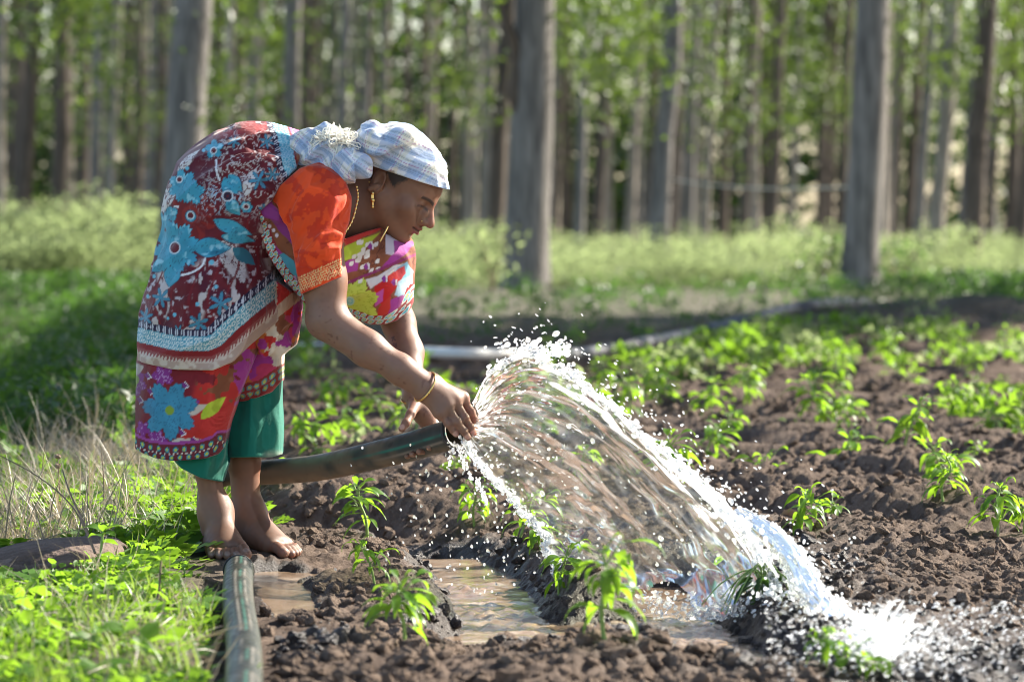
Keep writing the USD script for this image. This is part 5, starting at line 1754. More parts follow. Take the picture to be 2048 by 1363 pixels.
# ---- front fold of the saree, hitched up over the far thigh
lo, hi = span([J(440, 560, -.24), J(620, 815, .30)], 0)
V4 = Vox(lo, hi, 0.0031)
V4.cap(J(548, 560, .03), J(545, 690, .04), .062, .060, .03, ys=2.0)
V4.cap(J(520, 640, .03), J(500, 790, .05), .075, .060, .03, ys=1.6)
V4.cap(J(545, 690, .04), J(520, 800, .06), .045, .050, .02, ys=1.8)
wrinkle(V4, .032, (.45, 0, 1), 17, 4, 211)
wrinkle(V4, .02, (.8, 0, .25), 25, 4, 213)
cut_poly(V4, [(430, 560), (560, 560), (600, 590), (604, 622), (600, 650), (590, 690), (562, 712), (563, 762), (546, 782), (520, 792), (492, 800), (472, 802), (430, 800)], 0.02)
v, f = V4.surface(1)
px, py = uxy(v)
c = patches(px, py, 220, [RED, (.45, .04, .10), MAGENTA, BROWN, CREAM, RED, (.45, .13, .03)], .022)
c = c * (0.75 + 0.5 * ink(px, py, .06, 231))[:, None]
c = lay(c, sstep(px - (py - 600) * -.9, 590, 575) * (py < 680) * (px < 560), (.50, .40, .30), .9)
lin = (py < 690) * (np.abs(py - (655 - (px - 520) * .85)) < 13)
c = lay(c, lin, (.46, .36, .26), .85)
hem = np.interp(px, [472, 520, 563], [802, 792, 762]) - py
hb = hem < 34
c = lay(c, hb, (.22, .03, .025))
a = (np.mod(px / 15, 1) - .5) * 15
for lv in (9, 23):
    rr_ = np.hypot(a, hem - lv)
    c = lay(c, hb & (rr_ < 5.5), (.07, .25, .26))
    c = lay(c, hb & (rr_ < 3.2), (.42, .40, .08))
wear('saree_fold', (v, f), 'cotton', c, label='red and magenta fold of the saree hitched up at the front')

# ---- end of the saree drawn across the chest and over the far arm
lo, hi = span([J(495, 375, -.30), J(850, 670, .30)], 0)
V5 = Vox(lo, hi, 0.0027)
V5.cap(J(540, 430, -.01), J(640, 480, -.01), .128, .125, .05, ys=1.28)
V5.cap(J(640, 480, -.0), J(745, 520, .03), .125, .098, .05, ys=1.25)
V5.cap(J(650, 560, .0), J(752, 560, .04), .085, .085, .05, ys=1.4)
V5.cap(J(745, 490, .09), J(770, 600, .12), .066, .062, .04)
V5.ell(J(752, 588, .03), (.078, .11, .075), k=.04)
wrinkle(V5, .022, (.9, 0, .28), 15, 6, 241)
wrinkle(V5, lambda p: .02 * sstep(uxy(p)[0], 640, 560), (.5, 0, -.8), 20, 7, 243)
cut_poly(V5, [(505, 425), (548, 392), (590, 380), (640, 420), (690, 478), (712, 470), (735, 462), (762, 454), (790, 468), (812, 474), (828, 480), (830, 520), (826, 560), (824, 606), (815, 625), (792, 642), (768, 650), (740, 650), (700, 636), (660, 622), (612, 607), (575, 565), (542, 512), (524, 462), (513, 434)], -.06)
v, f = V5.surface(1)
px, py = uxy(v)
wx, wy = px + 10 * (ink(px, py, .03, 251) - .5), py + 10 * (ink(px, py, .03, 252) - .5)
c = np.tile(np.array(BROWN), (len(v), 1)) * (0.75 + 0.5 * ink(px, py, .05, 253))[:, None]
c = lay(c, np.abs(ink(px, py, .035, 254) - .5) < .02, (.09, .025, .015), .7)
# chest
for pts, col_ in ([[(690, 470), (760, 446), (770, 452), (700, 492)], RED],
                  [[(688, 500), (715, 484), (762, 462), (738, 492), (720, 512), (690, 522)], LIME],
                  [[(772, 465), (800, 470), (826, 490), (800, 510), (775, 508)], (.60, .52, .56)],
                  [[(790, 478), (830, 484), (815, 505), (790, 525), (768, 530), (790, 505)], MAGENTA],
                  [[(686, 530), (710, 515), (722, 520), (718, 540), (700, 545), (684, 540)], MAGENTA],
                  [[(790, 540), (815, 522), (828, 540), (826, 560), (800, 560)], (.20, .45, .55)],
                  [[(752, 570), (780, 548), (812, 528), (812, 545), (790, 580), (770, 610), (755, 600)], (.46, .012, .012)],
                  [[(735, 560), (758, 548), (790, 530), (810, 525), (780, 548), (745, 575)], (.62, .56, .52)],
                  [[(798, 560), (826, 548), (828, 600), (806, 600), (790, 590)], (.40, .58, .66)],
                  [[(784, 600), (806, 590), (818, 605), (800, 625), (775, 628)], MAGENTA],
                  [[(752, 585), (770, 575), (768, 600), (752, 610)], (.45, .08, .32)],
                  [[(760, 610), (785, 590), (782, 615), (765, 640), (750, 640)], (.46, .03, .02)]):
    c = lay(c, soft(-poly_sd(wx, wy, pts), 2.5) * (v[:, 1] < 9.12), col_, .95)
d = flower(wx, wy, 712, 602, 48, 7, .3, .30, 1, .04)
c = lay(c, soft(-poly_sd(wx, wy, [(686, 575), (735, 562), (736, 578), (690, 590)]), 2.5), (.45, .50, .16))
c = lay(c, soft(d), (.44, .52, .07))
c = lay(c, soft(d - 2) * (np.abs(ink(px * .4, py, .16, 256) - .5) < .03), (.28, .36, .03), .7)
c = lay(c, soft(9 - np.hypot(px - 703, py - 600)), (.30, .50, .42))
c = lay(c, (np.abs(np.hypot(px - 703, py - 600) - 5) < 1), (.15, .40, .40))
c = lay(c, (np.abs(px - 715 - (515 - py) * 1.3) < 2.5) * (soft(-poly_sd(wx, wy, [(688, 500), (715, 484), (762, 462), (738, 492), (720, 512), (690, 522)]))), (.22, .34, .02), .7)
rs = np.random.default_rng(5)
for _ in range(26):
    x, y = rs.normal(740, 16), rs.normal(518, 26)
    if 480 < y < 565 and x > 706:
        c = lay(c, soft(leaf_sd(px, py, x - 4, y + 5, x + 4, y - 5, 4)), (.62, .58, .52))
for x, y in ((744, 492), (736, 532), (771, 556), (790, 563)):
    c = lay(c, soft(6 - np.abs(px - x) - .8 * np.abs(py - y)), (.22, .03, .20))
    c = lay(c, soft(1.5 - np.abs(px - x - 5)) * (np.abs(py - y) < 6), (.62, .56, .58))
c = lay(c, np.abs(py - (568 - (px - 690) * .42)) < 3, (.22, .02, .10), .9)
# side, behind the sleeve
side = px < 625
for pts, col_ in ([[(525, 430), (548, 400), (585, 450), (600, 490), (575, 470), (550, 440)], (.20, .03, .16)],
                  [[(530, 440), (545, 450), (570, 510), (560, 520), (540, 490)], (.20, .022, .03)],
                  [[(545, 520), (560, 490), (585, 520), (590, 550), (570, 550)], MAGENTA],
                  [[(560, 510), (575, 505), (595, 520), (605, 555), (590, 545), (566, 540)], (.06, .28, .36)],
                  [[(580, 555), (600, 550), (610, 590), (596, 585)], (.40, .22, .40)]):
    c = lay(c, side * soft(-poly_sd(wx, wy, pts), 2.5), col_, .95)
for x, y in ((540, 447), (548, 452), (556, 460), (562, 470), (540, 470), (548, 474)):
    c = lay(c, side * soft(4 - np.hypot((px - x) * 1.2, py - y)), (.60, .52, .58))
# beaded border along the lower edge
edge = [(513, 434), (524, 462), (542, 512), (575, 565), (612, 607), (660, 622), (700, 636), (740, 650), (768, 650), (792, 642), (815, 625), (824, 606), (830, 585)]
dx_ = -.06
ed = [(1024 + (a - 1024) * (9 + dx_) / 9, HORIZON + (b - HORIZON) * (9 + dx_) / 9) for a, b in edge]
dist = seg_dist(px, py, ed)
hb = dist < 19
c = lay(c, hb, (.26, .02, .02))
u = px * .75 + py * .66
a = (np.mod(u / 13, 1) - .5) * 13
for k, lv in enumerate((6, 14)):
    rr_ = np.hypot((np.mod(u / 13 + .5 * k, 1) - .5) * 13, dist - lv)
    c = lay(c, hb & (rr_ < 5), (.60, .58, .52))
    c = lay(c, hb & (rr_ < 3.8), (.10, .38, .46))
    c = lay(c, hb & (rr_ < 2.0), (.50, .46, .08))
wear('saree_end', (v, f), 'thin_cotton', c, label='many-coloured end of the saree drawn across the chest, with a beaded border')

# ---- petticoat, two flaring tubes
for poly, axis, seed in (([(440, 740), (562, 740), (562, 911), (540, 916), (500, 914), (452, 917), (450, 860)], [((508, 730, .06), (507, 850, .055), .064, .065), ((507, 850, .055), (507, 960, .05), .065, .066)], 261),
                         ([(300, 880), (462, 880), (458, 905), (449, 940), (440, 968), (400, 957), (360, 937), (336, 914), (300, 890)], [((388, 850, -.055), (396, 900, -.06), .085, .074), ((396, 900, -.06), (407, 990, -.065), .074, .052)], 263)):
    dy = axis[0][0][2] - .1
    lo, hi = span([J(poly[0][0] - 20, min(q[1] for q in poly) - 10, -.30), J(max(q[0] for q in poly) + 15, max(q[1] for q in poly) + 12, .26)], 0)
    Vp = Vox(lo, hi, 0.0027)
    for a, b, ra, rb in axis:
        Vp.cap(J(*a), J(*b), ra, rb, .02, ys=1.25 if seed == 261 else 1.02)
    wrinkle(Vp, .030, (.02, 0, 1), 17, 14, seed)
    cut_poly(Vp, poly, dy)
    v, f = Vp.surface(1)
    c = np.tile(np.array([.008, .145, .100]), (len(v), 1)) * (0.85 + 0.3 * fbm(v * 14, 3, seed))[:, None]
    px, py = uxy(v)
    c = lay(c, sstep(py, 895, 912) * sstep(px, 495, 540) * sstep(fbm(v * 30, 2, seed + 1), .4, .6), (.30, .30, .22), .6)
    wear('petticoat', (v, f), 'cotton', c, label='green petticoat leg showing below the saree')

# ---- head cloth
lo, hi = span([H(-.02, 0, .035) - .19, H(-.02, 0, .035) + .16, J(585, 300, -.20)], 0.02)
V6 = Vox(lo, hi, 0.0024)
V6.ell(H(-.010, 0, .036), np.array([.1065, .084, .090]), HR, .02)
V6.ell(H(.055, 0, .036), np.array([.046, .063, .046]), HR, .02)
V6.ell(H(-.055, 0, .075), np.array([.052, .06, .045]), HR, .03)
V6.ell(J(800, 272, -.08), (.040, .06, .026), rot_axis([0, 1, 0], .1), .014)
V6.ell(J(752, 282, -.085), (.040, .05, .035), rot_axis([0, 1, 0], -.5), .014)
wrinkle(V6, lambda p: .036 * sstep(uxy(p)[0], 860, 735), (.95, 0, .25), 24, 7, 271)
wrinkle(V6, .011, (.9, -.1, -.30), 40, 9, 273)
hx_, hy_, hz_ = [V6.lo[k_] + V6.h * np.arange(V6.n[k_]) for k_ in range(3)]
# below the rim there is no cloth: a slanting plane from brow to nape
b0 = J(889, 379, -.10)
nrm = np.array([.32, 0.0, .95])
nrm -= hL * (nrm @ hL)
nrm /= np.linalg.norm(nrm)
d = -((hx_[:, None, None] - b0[0]) * nrm[0] + (hy_[None, :, None] - b0[1]) * nrm[1] + (hz_[None, None, :] - b0[2]) * nrm[2])
d = d + .000 * np.sin(np.clip((hx_ - J(735, 0)[0]) / .18, 0, 1) * np.pi)[:, None, None]
V6.F = np.maximum(V6.F, d.astype(np.float32))
# gathered knot and the bundled tail
V6.cap(J(722, 330, -.155), J(688, 322, -.13), .028, .030, .012)
V6.ell(J(700, 330, -.16), (.019, .016, .021), k=.006)
V6.cap(J(695, 322, -.11), J(640, 302, -.10), .036, .037, .015)
V6.cap(J(640, 300, -.10), J(612, 290, -.10), .036, .026, .015)
V6.cap(J(690, 345, -.13), J(625, 318, -.11), .020, .022, .012)
V6.cap(J(672, 300, -.12), J(660, 280, -.11), .034, .030, .012)
V6.cap(J(735, 348, -.15), J(694, 340, -.145), .010, .020, .012)
sel = np.abs(V6.F) < .018
sel &= (hx_ < J(716, 0)[0])[:, None, None]
p_ = V6.lo + V6.h * np.argwhere(sel)
V6.F[sel] -= (.032 * folds(p_, (.85, .1, .35), 22, 4, 275) + .012 * folds(p_, (.5, 0, .8), 40, 3, 277)).astype(np.float32)
v, f = V6.surface(1)
px, py = uxy(v)
q = (v - hO) @ HR.T
wv = np.where(px < 716, 1.0, 0.0)
u1 = np.where(px < 712, v[:, 0] * .8 + v[:, 2] * .9 + .02 * np.sin(v[:, 1] * 60), q[:, 2] - .22 * (q[:, 0]) + .012 * noise(v * 25, 281))
u2 = np.where(px < 712, -v[:, 0] * .7 + v[:, 2] * .6 + v[:, 1], q[:, 0] + .2 * q[:, 2] + .3 * np.abs(q[:, 1]))
c = np.tile(np.array([.62, .63, .64]), (len(v), 1))
blue, pale, cream, line = (.20, .30, .48), (.38, .46, .58), (.62, .58, .42), (.30, .10, .26)
s1, s2 = np.mod(u1 / .046, 1), np.mod(u2 / .062 + .2, 1)
c = lay(c, (s1 < .36), blue, .62)
c = lay(c, (s1 > .62) & (s1 < .80), cream, .6)
c = lay(c, (s2 < .42), blue, .55)
c = lay(c, (s2 > .56) & (s2 < .70), cream, .5)
for z in (.12, .24, .30, .68, .74):
    c = lay(c, np.abs(s1 - z) < .022, (.14, .20, .26), .55)
c = lay(c, (np.abs(s1 - .5) < .022) & (np.mod(u2 / .006, 1) < .7), line, .75)
c = lay(c, (np.abs(s2 - .49) < .016) & (np.mod(u1 / .006, 1) < .7), line, .7)
c = lay(c, sstep(np.hypot(px - 785, py - 346), 9, 5) * sstep(noise(v * 130, 283), .35, .5), (.18, .14, .10), .8)
hc = wear('head_cloth', (v, f), 'cotton', c, label='blue and white checked cloth tied round the head')
# fringe on the tail of the cloth: short threads
rs = np.random.default_rng(9)
th = []
for _ in range(420):
    a = J(rs.normal(668, 16), 270 + abs(rs.normal(0, 9)), -.12 + rs.normal() * .022)
    a[2] -= ((a[0] - J(668, 0)[0]) ** 2) * 6
    d = rs.normal(size=3) * .006 + np.array([0, 0, .005])
    e = rs.normal(size=3) * .007
    th.append(tube(smooth_path([a - d, a, a + d * .8 + e, a + d + e * .6 + rs.normal(size=3) * .007, a + d * .5 - e * .3 + rs.normal(size=3) * .006], 9), .0012, 4, cap=False))
simple('cream_thread', (.85, .82, .72), rough=0.9)
wear('fringe', join(th), 'cream_thread', label='cream fringe of threads on the knot of the head cloth')

# ---- hair showing under the cloth
lo, hi = span([J(672, 325, -.24), J(830, 410, .05)], 0)
V7 = Vox(lo, hi, 0.0022)
V7.ell(H(-.012, 0, .030), np.array([.0985, .0762, .079]), HR, .01)
V7.ell(H(-.062, 0, -.020), np.array([.044, .056, .045]), HR, .02)
V7.ell(H(.052, 0, .028), np.array([.040, .0565, .036]), HR, .01)
cut_poly(V7, [(690, 330), (742, 330), (744, 366), (738, 384), (724, 386), (706, 372)], -.10)
wear('hair', V7.surface(1), 'black_hair', smooth=True)

# ---- jewellery
ej = H(-.016, -.0835, -.046)
ear = [trimesh.creation.icosphere(2, .0042), trimesh.creation.box((.006, .004, .010)), trimesh.creation.icosphere(2, .0055), trimesh.creation.cylinder(.0028, .012), trimesh.creation.icosphere(2, .0040)]
for m_, (dx, dz) in zip(ear, ((0, 0), (.0, -.008), (0.0, -.016), (0, -.023), (0, -.031))):
    m_.apply_translation(ej + np.array([dx, -.003, dz]))
wear('earring', (trimesh.util.concatenate(ear).vertices, trimesh.util.concatenate(ear).faces), 'gold', smooth=False, label='gold earring hanging from the near ear')
m_ = trimesh.creation.icosphere(2, .0024)
m_.apply_translation(H(-.040, -.0785, -.030))
wear('ear_stud', (m_.vertices, m_.faces), 'gold')
m_ = trimesh.creation.icosphere(2, .0020)
m_.apply_translation(H(.0990, -.0208, -.0340))
wear('nose_stud', (m_.vertices, m_.faces), 'gold')
ch = smooth_path([J(713, 372, -.135), J(716, 392, -.142), J(712, 415, -.148), J(704, 442, -.156), (J(692, 462, -.168)), J(680, 477, -.176)], 60)
wear('necklace', tube(ch, .0021 * (1 + .35 * np.sign(np.sin(np.arange(60) * 1.6))), 8), 'gold', label='thin gold chain hanging from the neck')
ch = smooth_path([J(776, 452, -.105), J(769, 466, -.118), J(760, 483, -.122)], 20)
wear('necklace_cord', tube(ch, .0022, 8), 'gold')


def bangle(center, normal, side, r1, r2, rad):
    n = np.asarray(normal, float)
    n /= np.linalg.norm(n)
    a = np.asarray(side, float) - n * (n @ np.asarray(side, float))
    a /= np.linalg.norm(a)
    b = np.cross(n, a)
    t = np.linspace(0, 2 * np.pi, 49)
    p = center + np.cos(t)[:, None] * a * r1 + np.sin(t)[:, None] * b * r2
    return tube(p, rad, 8, cap=False)


w1 = J(850, 773, -.230)
wear('bangle', bangle(w1, J(870, 786, -.228) - J(830, 760, -.234) + np.array([.0, .018, 0]), (0.7, 0, .7), .037, .036, .0024), 'gold', label='gold bangle on the near wrist')
wear('bangle', bangle(J(829, 797, -.03), (0.1, .35, -1), (1, 0, 0), .031, .030, .0022), 'gold', label='gold bangle on the far wrist')
# ---------------------------------------------------------------- hose and pipes
rng = np.random.default_rng(55)
LOOKS['hose_skin'] = usdkit.material(stage, '/World/Looks/hose_skin', {
    'a': ('attribute', {'attribute': 'col'}), 'tc': ('texture_coordinate', {}), 'n': ('noise_texture', {'scale': 45.0, 'detail': 5.0}),
    'r': ('map_range', {'from_min': .35, 'from_max': .65, 'to_min': .34, 'to_max': .62}), 'bp': ('bump', {'strength': .3, 'distance': .002}),
    'p': ('principled_bsdf', {'specular_ior_level': .3})},
    [('a.color', 'p.base_color'), ('tc.object', 'n.vector'), ('n.fac', 'r.value'), ('r.result', 'p.roughness'), ('n.fac', 'bp.height'), ('bp.normal', 'p.normal')], surface='p.BSDF')


def hose_mesh(path, rad, sides, squash=1.0, inner=.86, depth=3):
    """Tube with an open, thick-walled mouth at its first point."""
    n = len(path)
    v, f = tube(path, rad, sides, cap=False)
    ang = np.tile(np.arange(sides) * 2 * np.pi / sides, n)
    run = np.repeat(np.arange(n), sides)
    ring = v[:sides]
    c = path[0]
    d = (path[0] - path[1]) / np.linalg.norm(path[0] - path[1])
    r2 = c + (ring - c) * inner + d * .001
    r3 = r2 - d * .10
    k = len(v)
    v = np.vstack([v, r2, r3])
    j = np.arange(sides)
    j2 = (j + 1) % sides
    q = np.vstack([np.stack([j2, j, k + j, k + j2], 1), np.stack([k + j2, k + j, k + sides + j, k + sides + j2], 1)])
    f = np.vstack([f, q[:, [0, 1, 2]], q[:, [0, 2, 3]]])
    return v, f, np.concatenate([ang, ang[:sides], ang[:sides]]), np.concatenate([run, np.zeros(2 * sides, int)])


# the hose in her hands
HP = smooth_path([J(908, 866, -.185), J(868, 878, -.150), J(815, 894, -.105), J(730, 915, -.03), J(640, 934, .06), J(560, 942, .12), J(500, 946, .15), J(452, 948, .17), J(424, 965, .16), J(416, 1000, .15), J(420, 1050, .13), J(428, 1092, .10)], 110)
rad = np.interp(np.arange(110), [0, 20, 60, 109], [.0345, .0340, .0285, .0255])
v, f, ang, run = hose_mesh(HP, rad, 40)
c = np.tile([.030, .033, .028], (len(v), 1)) * (.7 + .6 * fbm(v * 40, 3, 311))[:, None]
mudm = sstep(fbm(v * 14, 3, 312), .46, .62) * (1 - .3 * sstep(run, 30, 10))
c = c * (1 - .75 * mudm[:, None]) + np.array([.12, .088, .056]) * .75 * mudm[:, None]
for a0, wd, cc, end in ((4.75, .11, (.016, .115, .08), 36), (5.75, .08, (.018, .09, .06), 32), (4.20, .06, (.17, .14, .11), 30), (3.85, .05, (.16, .13, .1), 30), (3.5, .05, (.14, .11, .09), 26)):
    d = np.abs((ang - a0 + np.pi) % (2 * np.pi) - np.pi)
    m = (sstep(d, wd, wd * .6) * sstep(run, end, end - 14) * (.5 + .5 * sstep(fbm(v * 60, 2, 313), .35, .5)))[:, None]
    c = c * (1 - m) + np.array(cc) * m
hose = thing('hose', 'thick dark hose held up in both hands, water bursting from its mouth', 'hose', HP[0])
obj('hose_body', (v - HP[0], f), LOOKS['hose_skin'], hose, smooth=True, col=c)
simple('black_rubber', (.02, .02, .02), rough=.55)
d = (HP[1] - HP[0]) / np.linalg.norm(HP[1] - HP[0])
a = np.cross(d, [0, 1, 0])
a /= np.linalg.norm(a)
b_ = np.cross(d, a)
tt = np.linspace(0, 2 * np.pi, 61)
lip = HP[0] + d * .006 + (np.cos(tt)[:, None] * a + np.sin(tt)[:, None] * b_) * (.0345 + .0025 * np.sin(tt * 5)[:, None] * .4)
obj('lip', tube(lip - HP[0], .0042, 8, cap=False), LOOKS['black_rubber'], hose, smooth=True, label='ragged black rim of the hose mouth')

# the pipe lying along the bund, towards the camera
yy = np.linspace(8.46, 5.4, 60)
PP = np.stack([-.614 + (yy - 8.62) * -.0745 + .004 * np.sin(yy * 3), yy, np.full(60, .030)], 1)
v, f, ang, run = hose_mesh(PP, .0325, 40)
v = v + np.random.default_rng(1).normal(0, .0001, v.shape)
c = np.tile([.012, .015, .009], (len(v), 1)) * (.7 + .6 * fbm(v * 30, 3, 321))[:, None]
m = sstep(fbm(v * np.array([30, 8, 30]), 3, 322), .5, .66)[:, None]
c = c * (1 - .35 * m) + np.array([.08, .065, .045]) * .35 * m
w = v[:, 0] - np.interp(-v[:, 1], -PP[:, 1], PP[:, 0])
for x0, wd, cc in ((.006, .0016, (.025, .09, .065)), (-.006, .0016, (.15, .14, .11)), (-.016, .0016, (.03, .07, .045)), (.014, .0012, (.13, .12, .10))):
    m = (sstep(np.abs(w - x0), wd, wd * .5) * (v[:, 2] > .03) * sstep(fbm(v * np.array([50, 6, 50]), 2, 323), .38, .52))[:, None]
    c = c * (1 - m) + np.array(cc) * m
pipe = thing('irrigation_pipe', 'black irrigation pipe lying along the bund, its open end before the bare feet', 'pipe', PP[0])
obj('pipe_body', (v - PP[0], f), LOOKS['hose_skin'], pipe, smooth=True, col=c)
ring = PP[0] + np.stack([np.cos(tt) * .0335, 0 * tt - .012, np.sin(tt) * .0335], 1)
obj('wire_ring', tube(ring - PP[0], .0018, 6, cap=False), LOOKS['black_rubber'], pipe, smooth=True, label='wire bound round the end of the pipe')

# the pipe across the far side of the field
simple('pale_pipe', (.62, .60, .55), rough=.5, var=.2, scale=4)
simple('dark_pipe', (.055, .055, .062), rough=.6, var=.3, scale=4)
def rest(px, py, dz):
    Y = gY(py, 0)
    for _ in range(8):
        Y = .5 * Y + .5 * gY(py, float(base_height(np.array([(px - 1024) / FOCAL_PX * Y]), np.array([Y]))[0]) + dz)
    return P(px, py, Y)


q = smooth_path([rest(480, 692, .07), rest(700, 696, .07), rest(870, 704, .07), rest(1000, 708, .07), rest(1110, 712, .07)], 40)
obj('pipe', tube(q, .028, 10), LOOKS['pale_pipe'], smooth=True, label='sunlit whitish pipe on the ground behind the arms of the woman', category='pipe')
q = smooth_path([rest(1118, 712, .07), rest(1200, 702, .08), rest(1300, 684, .08), rest(1400, 664, .08), rest(1500, 640, .08), rest(1580, 620, .08), rest(1640, 611, .08), rest(1730, 606, .08)], 60)
obj('pipe', tube(q, np.linspace(.034, .048, 60), 10), LOOKS['dark_pipe'], smooth=True, label='grey pipe rising across the bank towards the blue-grey tree', category='pipe')
# ---------------------------------------------------------------- water bursting from the hose
rng = np.random.default_rng(70)
LOOKS['water_film'] = usdkit.material(stage, '/World/Looks/water_film', {
    'f': ('attribute', {'attribute': 'foam'}), 'st': ('attribute', {'attribute': 'streak'}),
    'bp': ('bump', {'strength': 1.0, 'distance': .0028}),
    'tr': ('transparent_bsdf', {'color': (.86, .88, .76)}),
    'rf': ('refraction_bsdf', {'color': (.96, .98, .96), 'IOR': 1.06, 'roughness': .06}),
    'm0': ('mix_closure', {'fac': .13}),
    'gl': ('glossy_bsdf', {'color': (1, 1, 1), 'roughness': .18}), 'fr': ('fresnel', {'IOR': 1.27}),
    'm1': ('mix_closure', {}),
    'df': ('diffuse_bsdf', {'color': (.88, .90, .92)}), 'tl': ('translucent_bsdf', {'color': (.88, .90, .92)}), 'm2': ('mix_closure', {'fac': .7}),
    'm3': ('mix_closure', {})},
    [('st.fac', 'bp.height'), ('bp.normal', 'rf.normal'), ('bp.normal', 'gl.normal'), ('bp.normal', 'fr.normal'), ('tr.BSDF', 'm0.closure1'), ('rf.BSDF', 'm0.closure2'),
     ('fr.fac', 'm1.fac'), ('m0.closure', 'm1.closure1'), ('gl.BSDF', 'm1.closure2'), ('df.BSDF', 'm2.closure1'), ('tl.BSDF', 'm2.closure2'),
     ('f.fac', 'm3.fac'), ('m1.closure', 'm3.closure1'), ('m2.closure', 'm3.closure2')], surface='m3.closure')
LOOKS['drop'] = usdkit.material(stage, '/World/Looks/drop', {
    'g': ('principled_bsdf', {'base_color': (.97, .99, 1.0), 'roughness': .02, 'ior': 1.33, 'transmission_weight': 1.0}),
    't': ('translucent_bsdf', {'color': (.95, .97, .98)}), 'm': ('mix_closure', {'fac': .22})},
    [('g.BSDF', 'm.closure1'), ('t.BSDF', 'm.closure2')], surface='m.closure')
LOOKS['foam'] = usdkit.material(stage, '/World/Looks/foam', {
    'd': ('principled_bsdf', {'base_color': (.9, .92, .94), 'roughness': .15, 'specular_ior_level': .6}),
    't': ('translucent_bsdf', {'color': (.92, .94, .96)}), 'm': ('mix_closure', {'fac': .75})},
    [('d.BSDF', 'm.closure1'), ('t.BSDF', 'm.closure2')], surface='m.closure')

UPP = [(944, 806), (985, 738), (1050, 706), (1130, 730), (1200, 790), (1290, 865), (1390, 950), (1470, 1030), (1530, 1112), (1564, 1222)]
MID = [(955, 835), (1010, 818), (1080, 832), (1150, 872), (1220, 930), (1280, 998), (1330, 1058), (1370, 1120), (1395, 1172), (1402, 1238)]
LWR = [(926, 874), (955, 925), (990, 965), (1022, 1000), (1050, 1031), (1070, 1055), (1086, 1082), (1100, 1112), (1112, 1140), (1120, 1164)]


def sheet(name, U, M, L, dyU, dyM, dyL, ns, nt, seed, parent, thick_foam=1.0, gap=True, dy0=-.20):
    u, m_, l = (smooth_path([(a, b, 0) for a, b in q], nt)[:, :2] for q in (U, M, L))
    s = np.linspace(0, 1, ns)[:, None, None]
    pp = l * (2 * (s - .5) * (s - 1)) + m_ * (-4 * s * (s - 1)) + u * (2 * s * (s - .5))       # ns x nt x 2
    t = np.linspace(0, 1, nt)
    dyend = (dyL * 2 * (s - .5) * (s - 1) + dyM * -4 * s * (s - 1) + dyU * 2 * s * (s - .5))[:, :, 0]
    dy = dy0 + (dyend - dy0) * t[None] ** 1.3
    S2, T2 = np.meshgrid(s.ravel(), t, indexing='ij')
    # bulge of the sheet and ripples running across the flow
    q = np.stack([S2 * 9, T2 * 3.0, 0 * S2 + seed], -1)
    q2 = np.stack([S2 * 30, T2 * 6.5, 0 * S2 + seed], -1)
    q3 = np.stack([S2 * 26, T2 * 26.0 - S2 * 8, 0 * S2 + seed], -1)
    dy = dy - .10 * np.sin(np.pi * S2) * np.sin(np.pi * np.clip(T2 * 1.2, 0, 1)) + .030 * (fbm(q, 2, seed) - .5) + .010 * (noise(q3, seed + 2) - .5)
    wob = 5 + 16 * T2
    PX = pp[..., 0] + wob * (noise(q3 * .6, seed + 5) - .5)
    PY = pp[..., 1] + wob * (noise(q3 * .6, seed + 6) - .5)
    D = DIST + dy
    V = np.stack([(PX - 1024) / FOCAL_PX * D, D, EYE + (HORIZON - PY) / FOCAL_PX * D], -1)
    streak = .6 * noise(q2, seed + 3) + .4 * noise(q2 * 2.3, seed + 4) + .35 * noise(q3 * 1.7, seed + 8)
    n = noise(q3, seed + 7)
    n2 = noise(q3 * 2.6, seed + 9)
    edge_u = sstep(S2, .955 - .10 * T2 * noise(np.stack([T2 * 14, 0 * T2, 0 * T2], -1), seed + 11), 1.0)
    rib = noise(np.stack([S2 * 34, T2 * 11, 0 * S2 + seed], -1), seed + 13)
    core_u = sstep(S2 + .22 * (n - .5) + .16 * (rib - .5), .80, .90) * sstep(T2, .15, .35)
    edge_l = sstep(.04 + .05 * (n - .5) - S2, .0, .03) * .65
    noz = sstep(T2 + .05 * (n2 - .5), .10, .02) * sstep(n2, .40, .70) * .7
    wisps = sstep(streak, .98, 1.12) * (.25 + .5 * sstep(T2, .1, .5))
    land = sstep(T2 + .06 * (n - .5), .93, 1.0) * sstep(n2, .35, .6)
    veins = sstep(np.abs(n - .5), .030, .008) * sstep(n2, .45, .7) * sstep(T2, .5, .05) * .8
    foam = np.clip(np.maximum.reduce([edge_u, core_u * (.10 + .75 * sstep(.6 * rib + .4 * n2, .42, .60)), edge_l, noz, wisps * .45, land, veins, .012 + .075 * sstep(streak, .62, 1.02)]) * thick_foam, 0, .96)
    ii, jj = np.meshgrid(np.arange(ns - 1), np.arange(nt - 1), indexing='ij')
    F = np.stack([ii * nt + jj, (ii + 1) * nt + jj, (ii + 1) * nt + jj + 1, ii * nt + jj + 1], -1).reshape(-1, 4)
    hole = np.zeros(S2.shape, bool)
    if gap:                                    # the sheet tears near the ground and along its lower rim
        hole |= (np.hypot((PX - 1335) / 46, (PY - 1205) / (34 + 10 * n)) < 1)
        hole |= (T2 > .80 + .25 * n) & (S2 < .42) & (n2 > .42)
        hole |= (S2 > .97) & (n2 > .62) & (T2 > .1)
    F = F[~hole.ravel()[F].any(1)]
    o = obj(name, (V.reshape(-1, 3) - WB, F), LOOKS['water_film'], parent, smooth=True, attrs={'foam': foam.ravel(), 'streak': streak.ravel()})
    return V, foam, hole


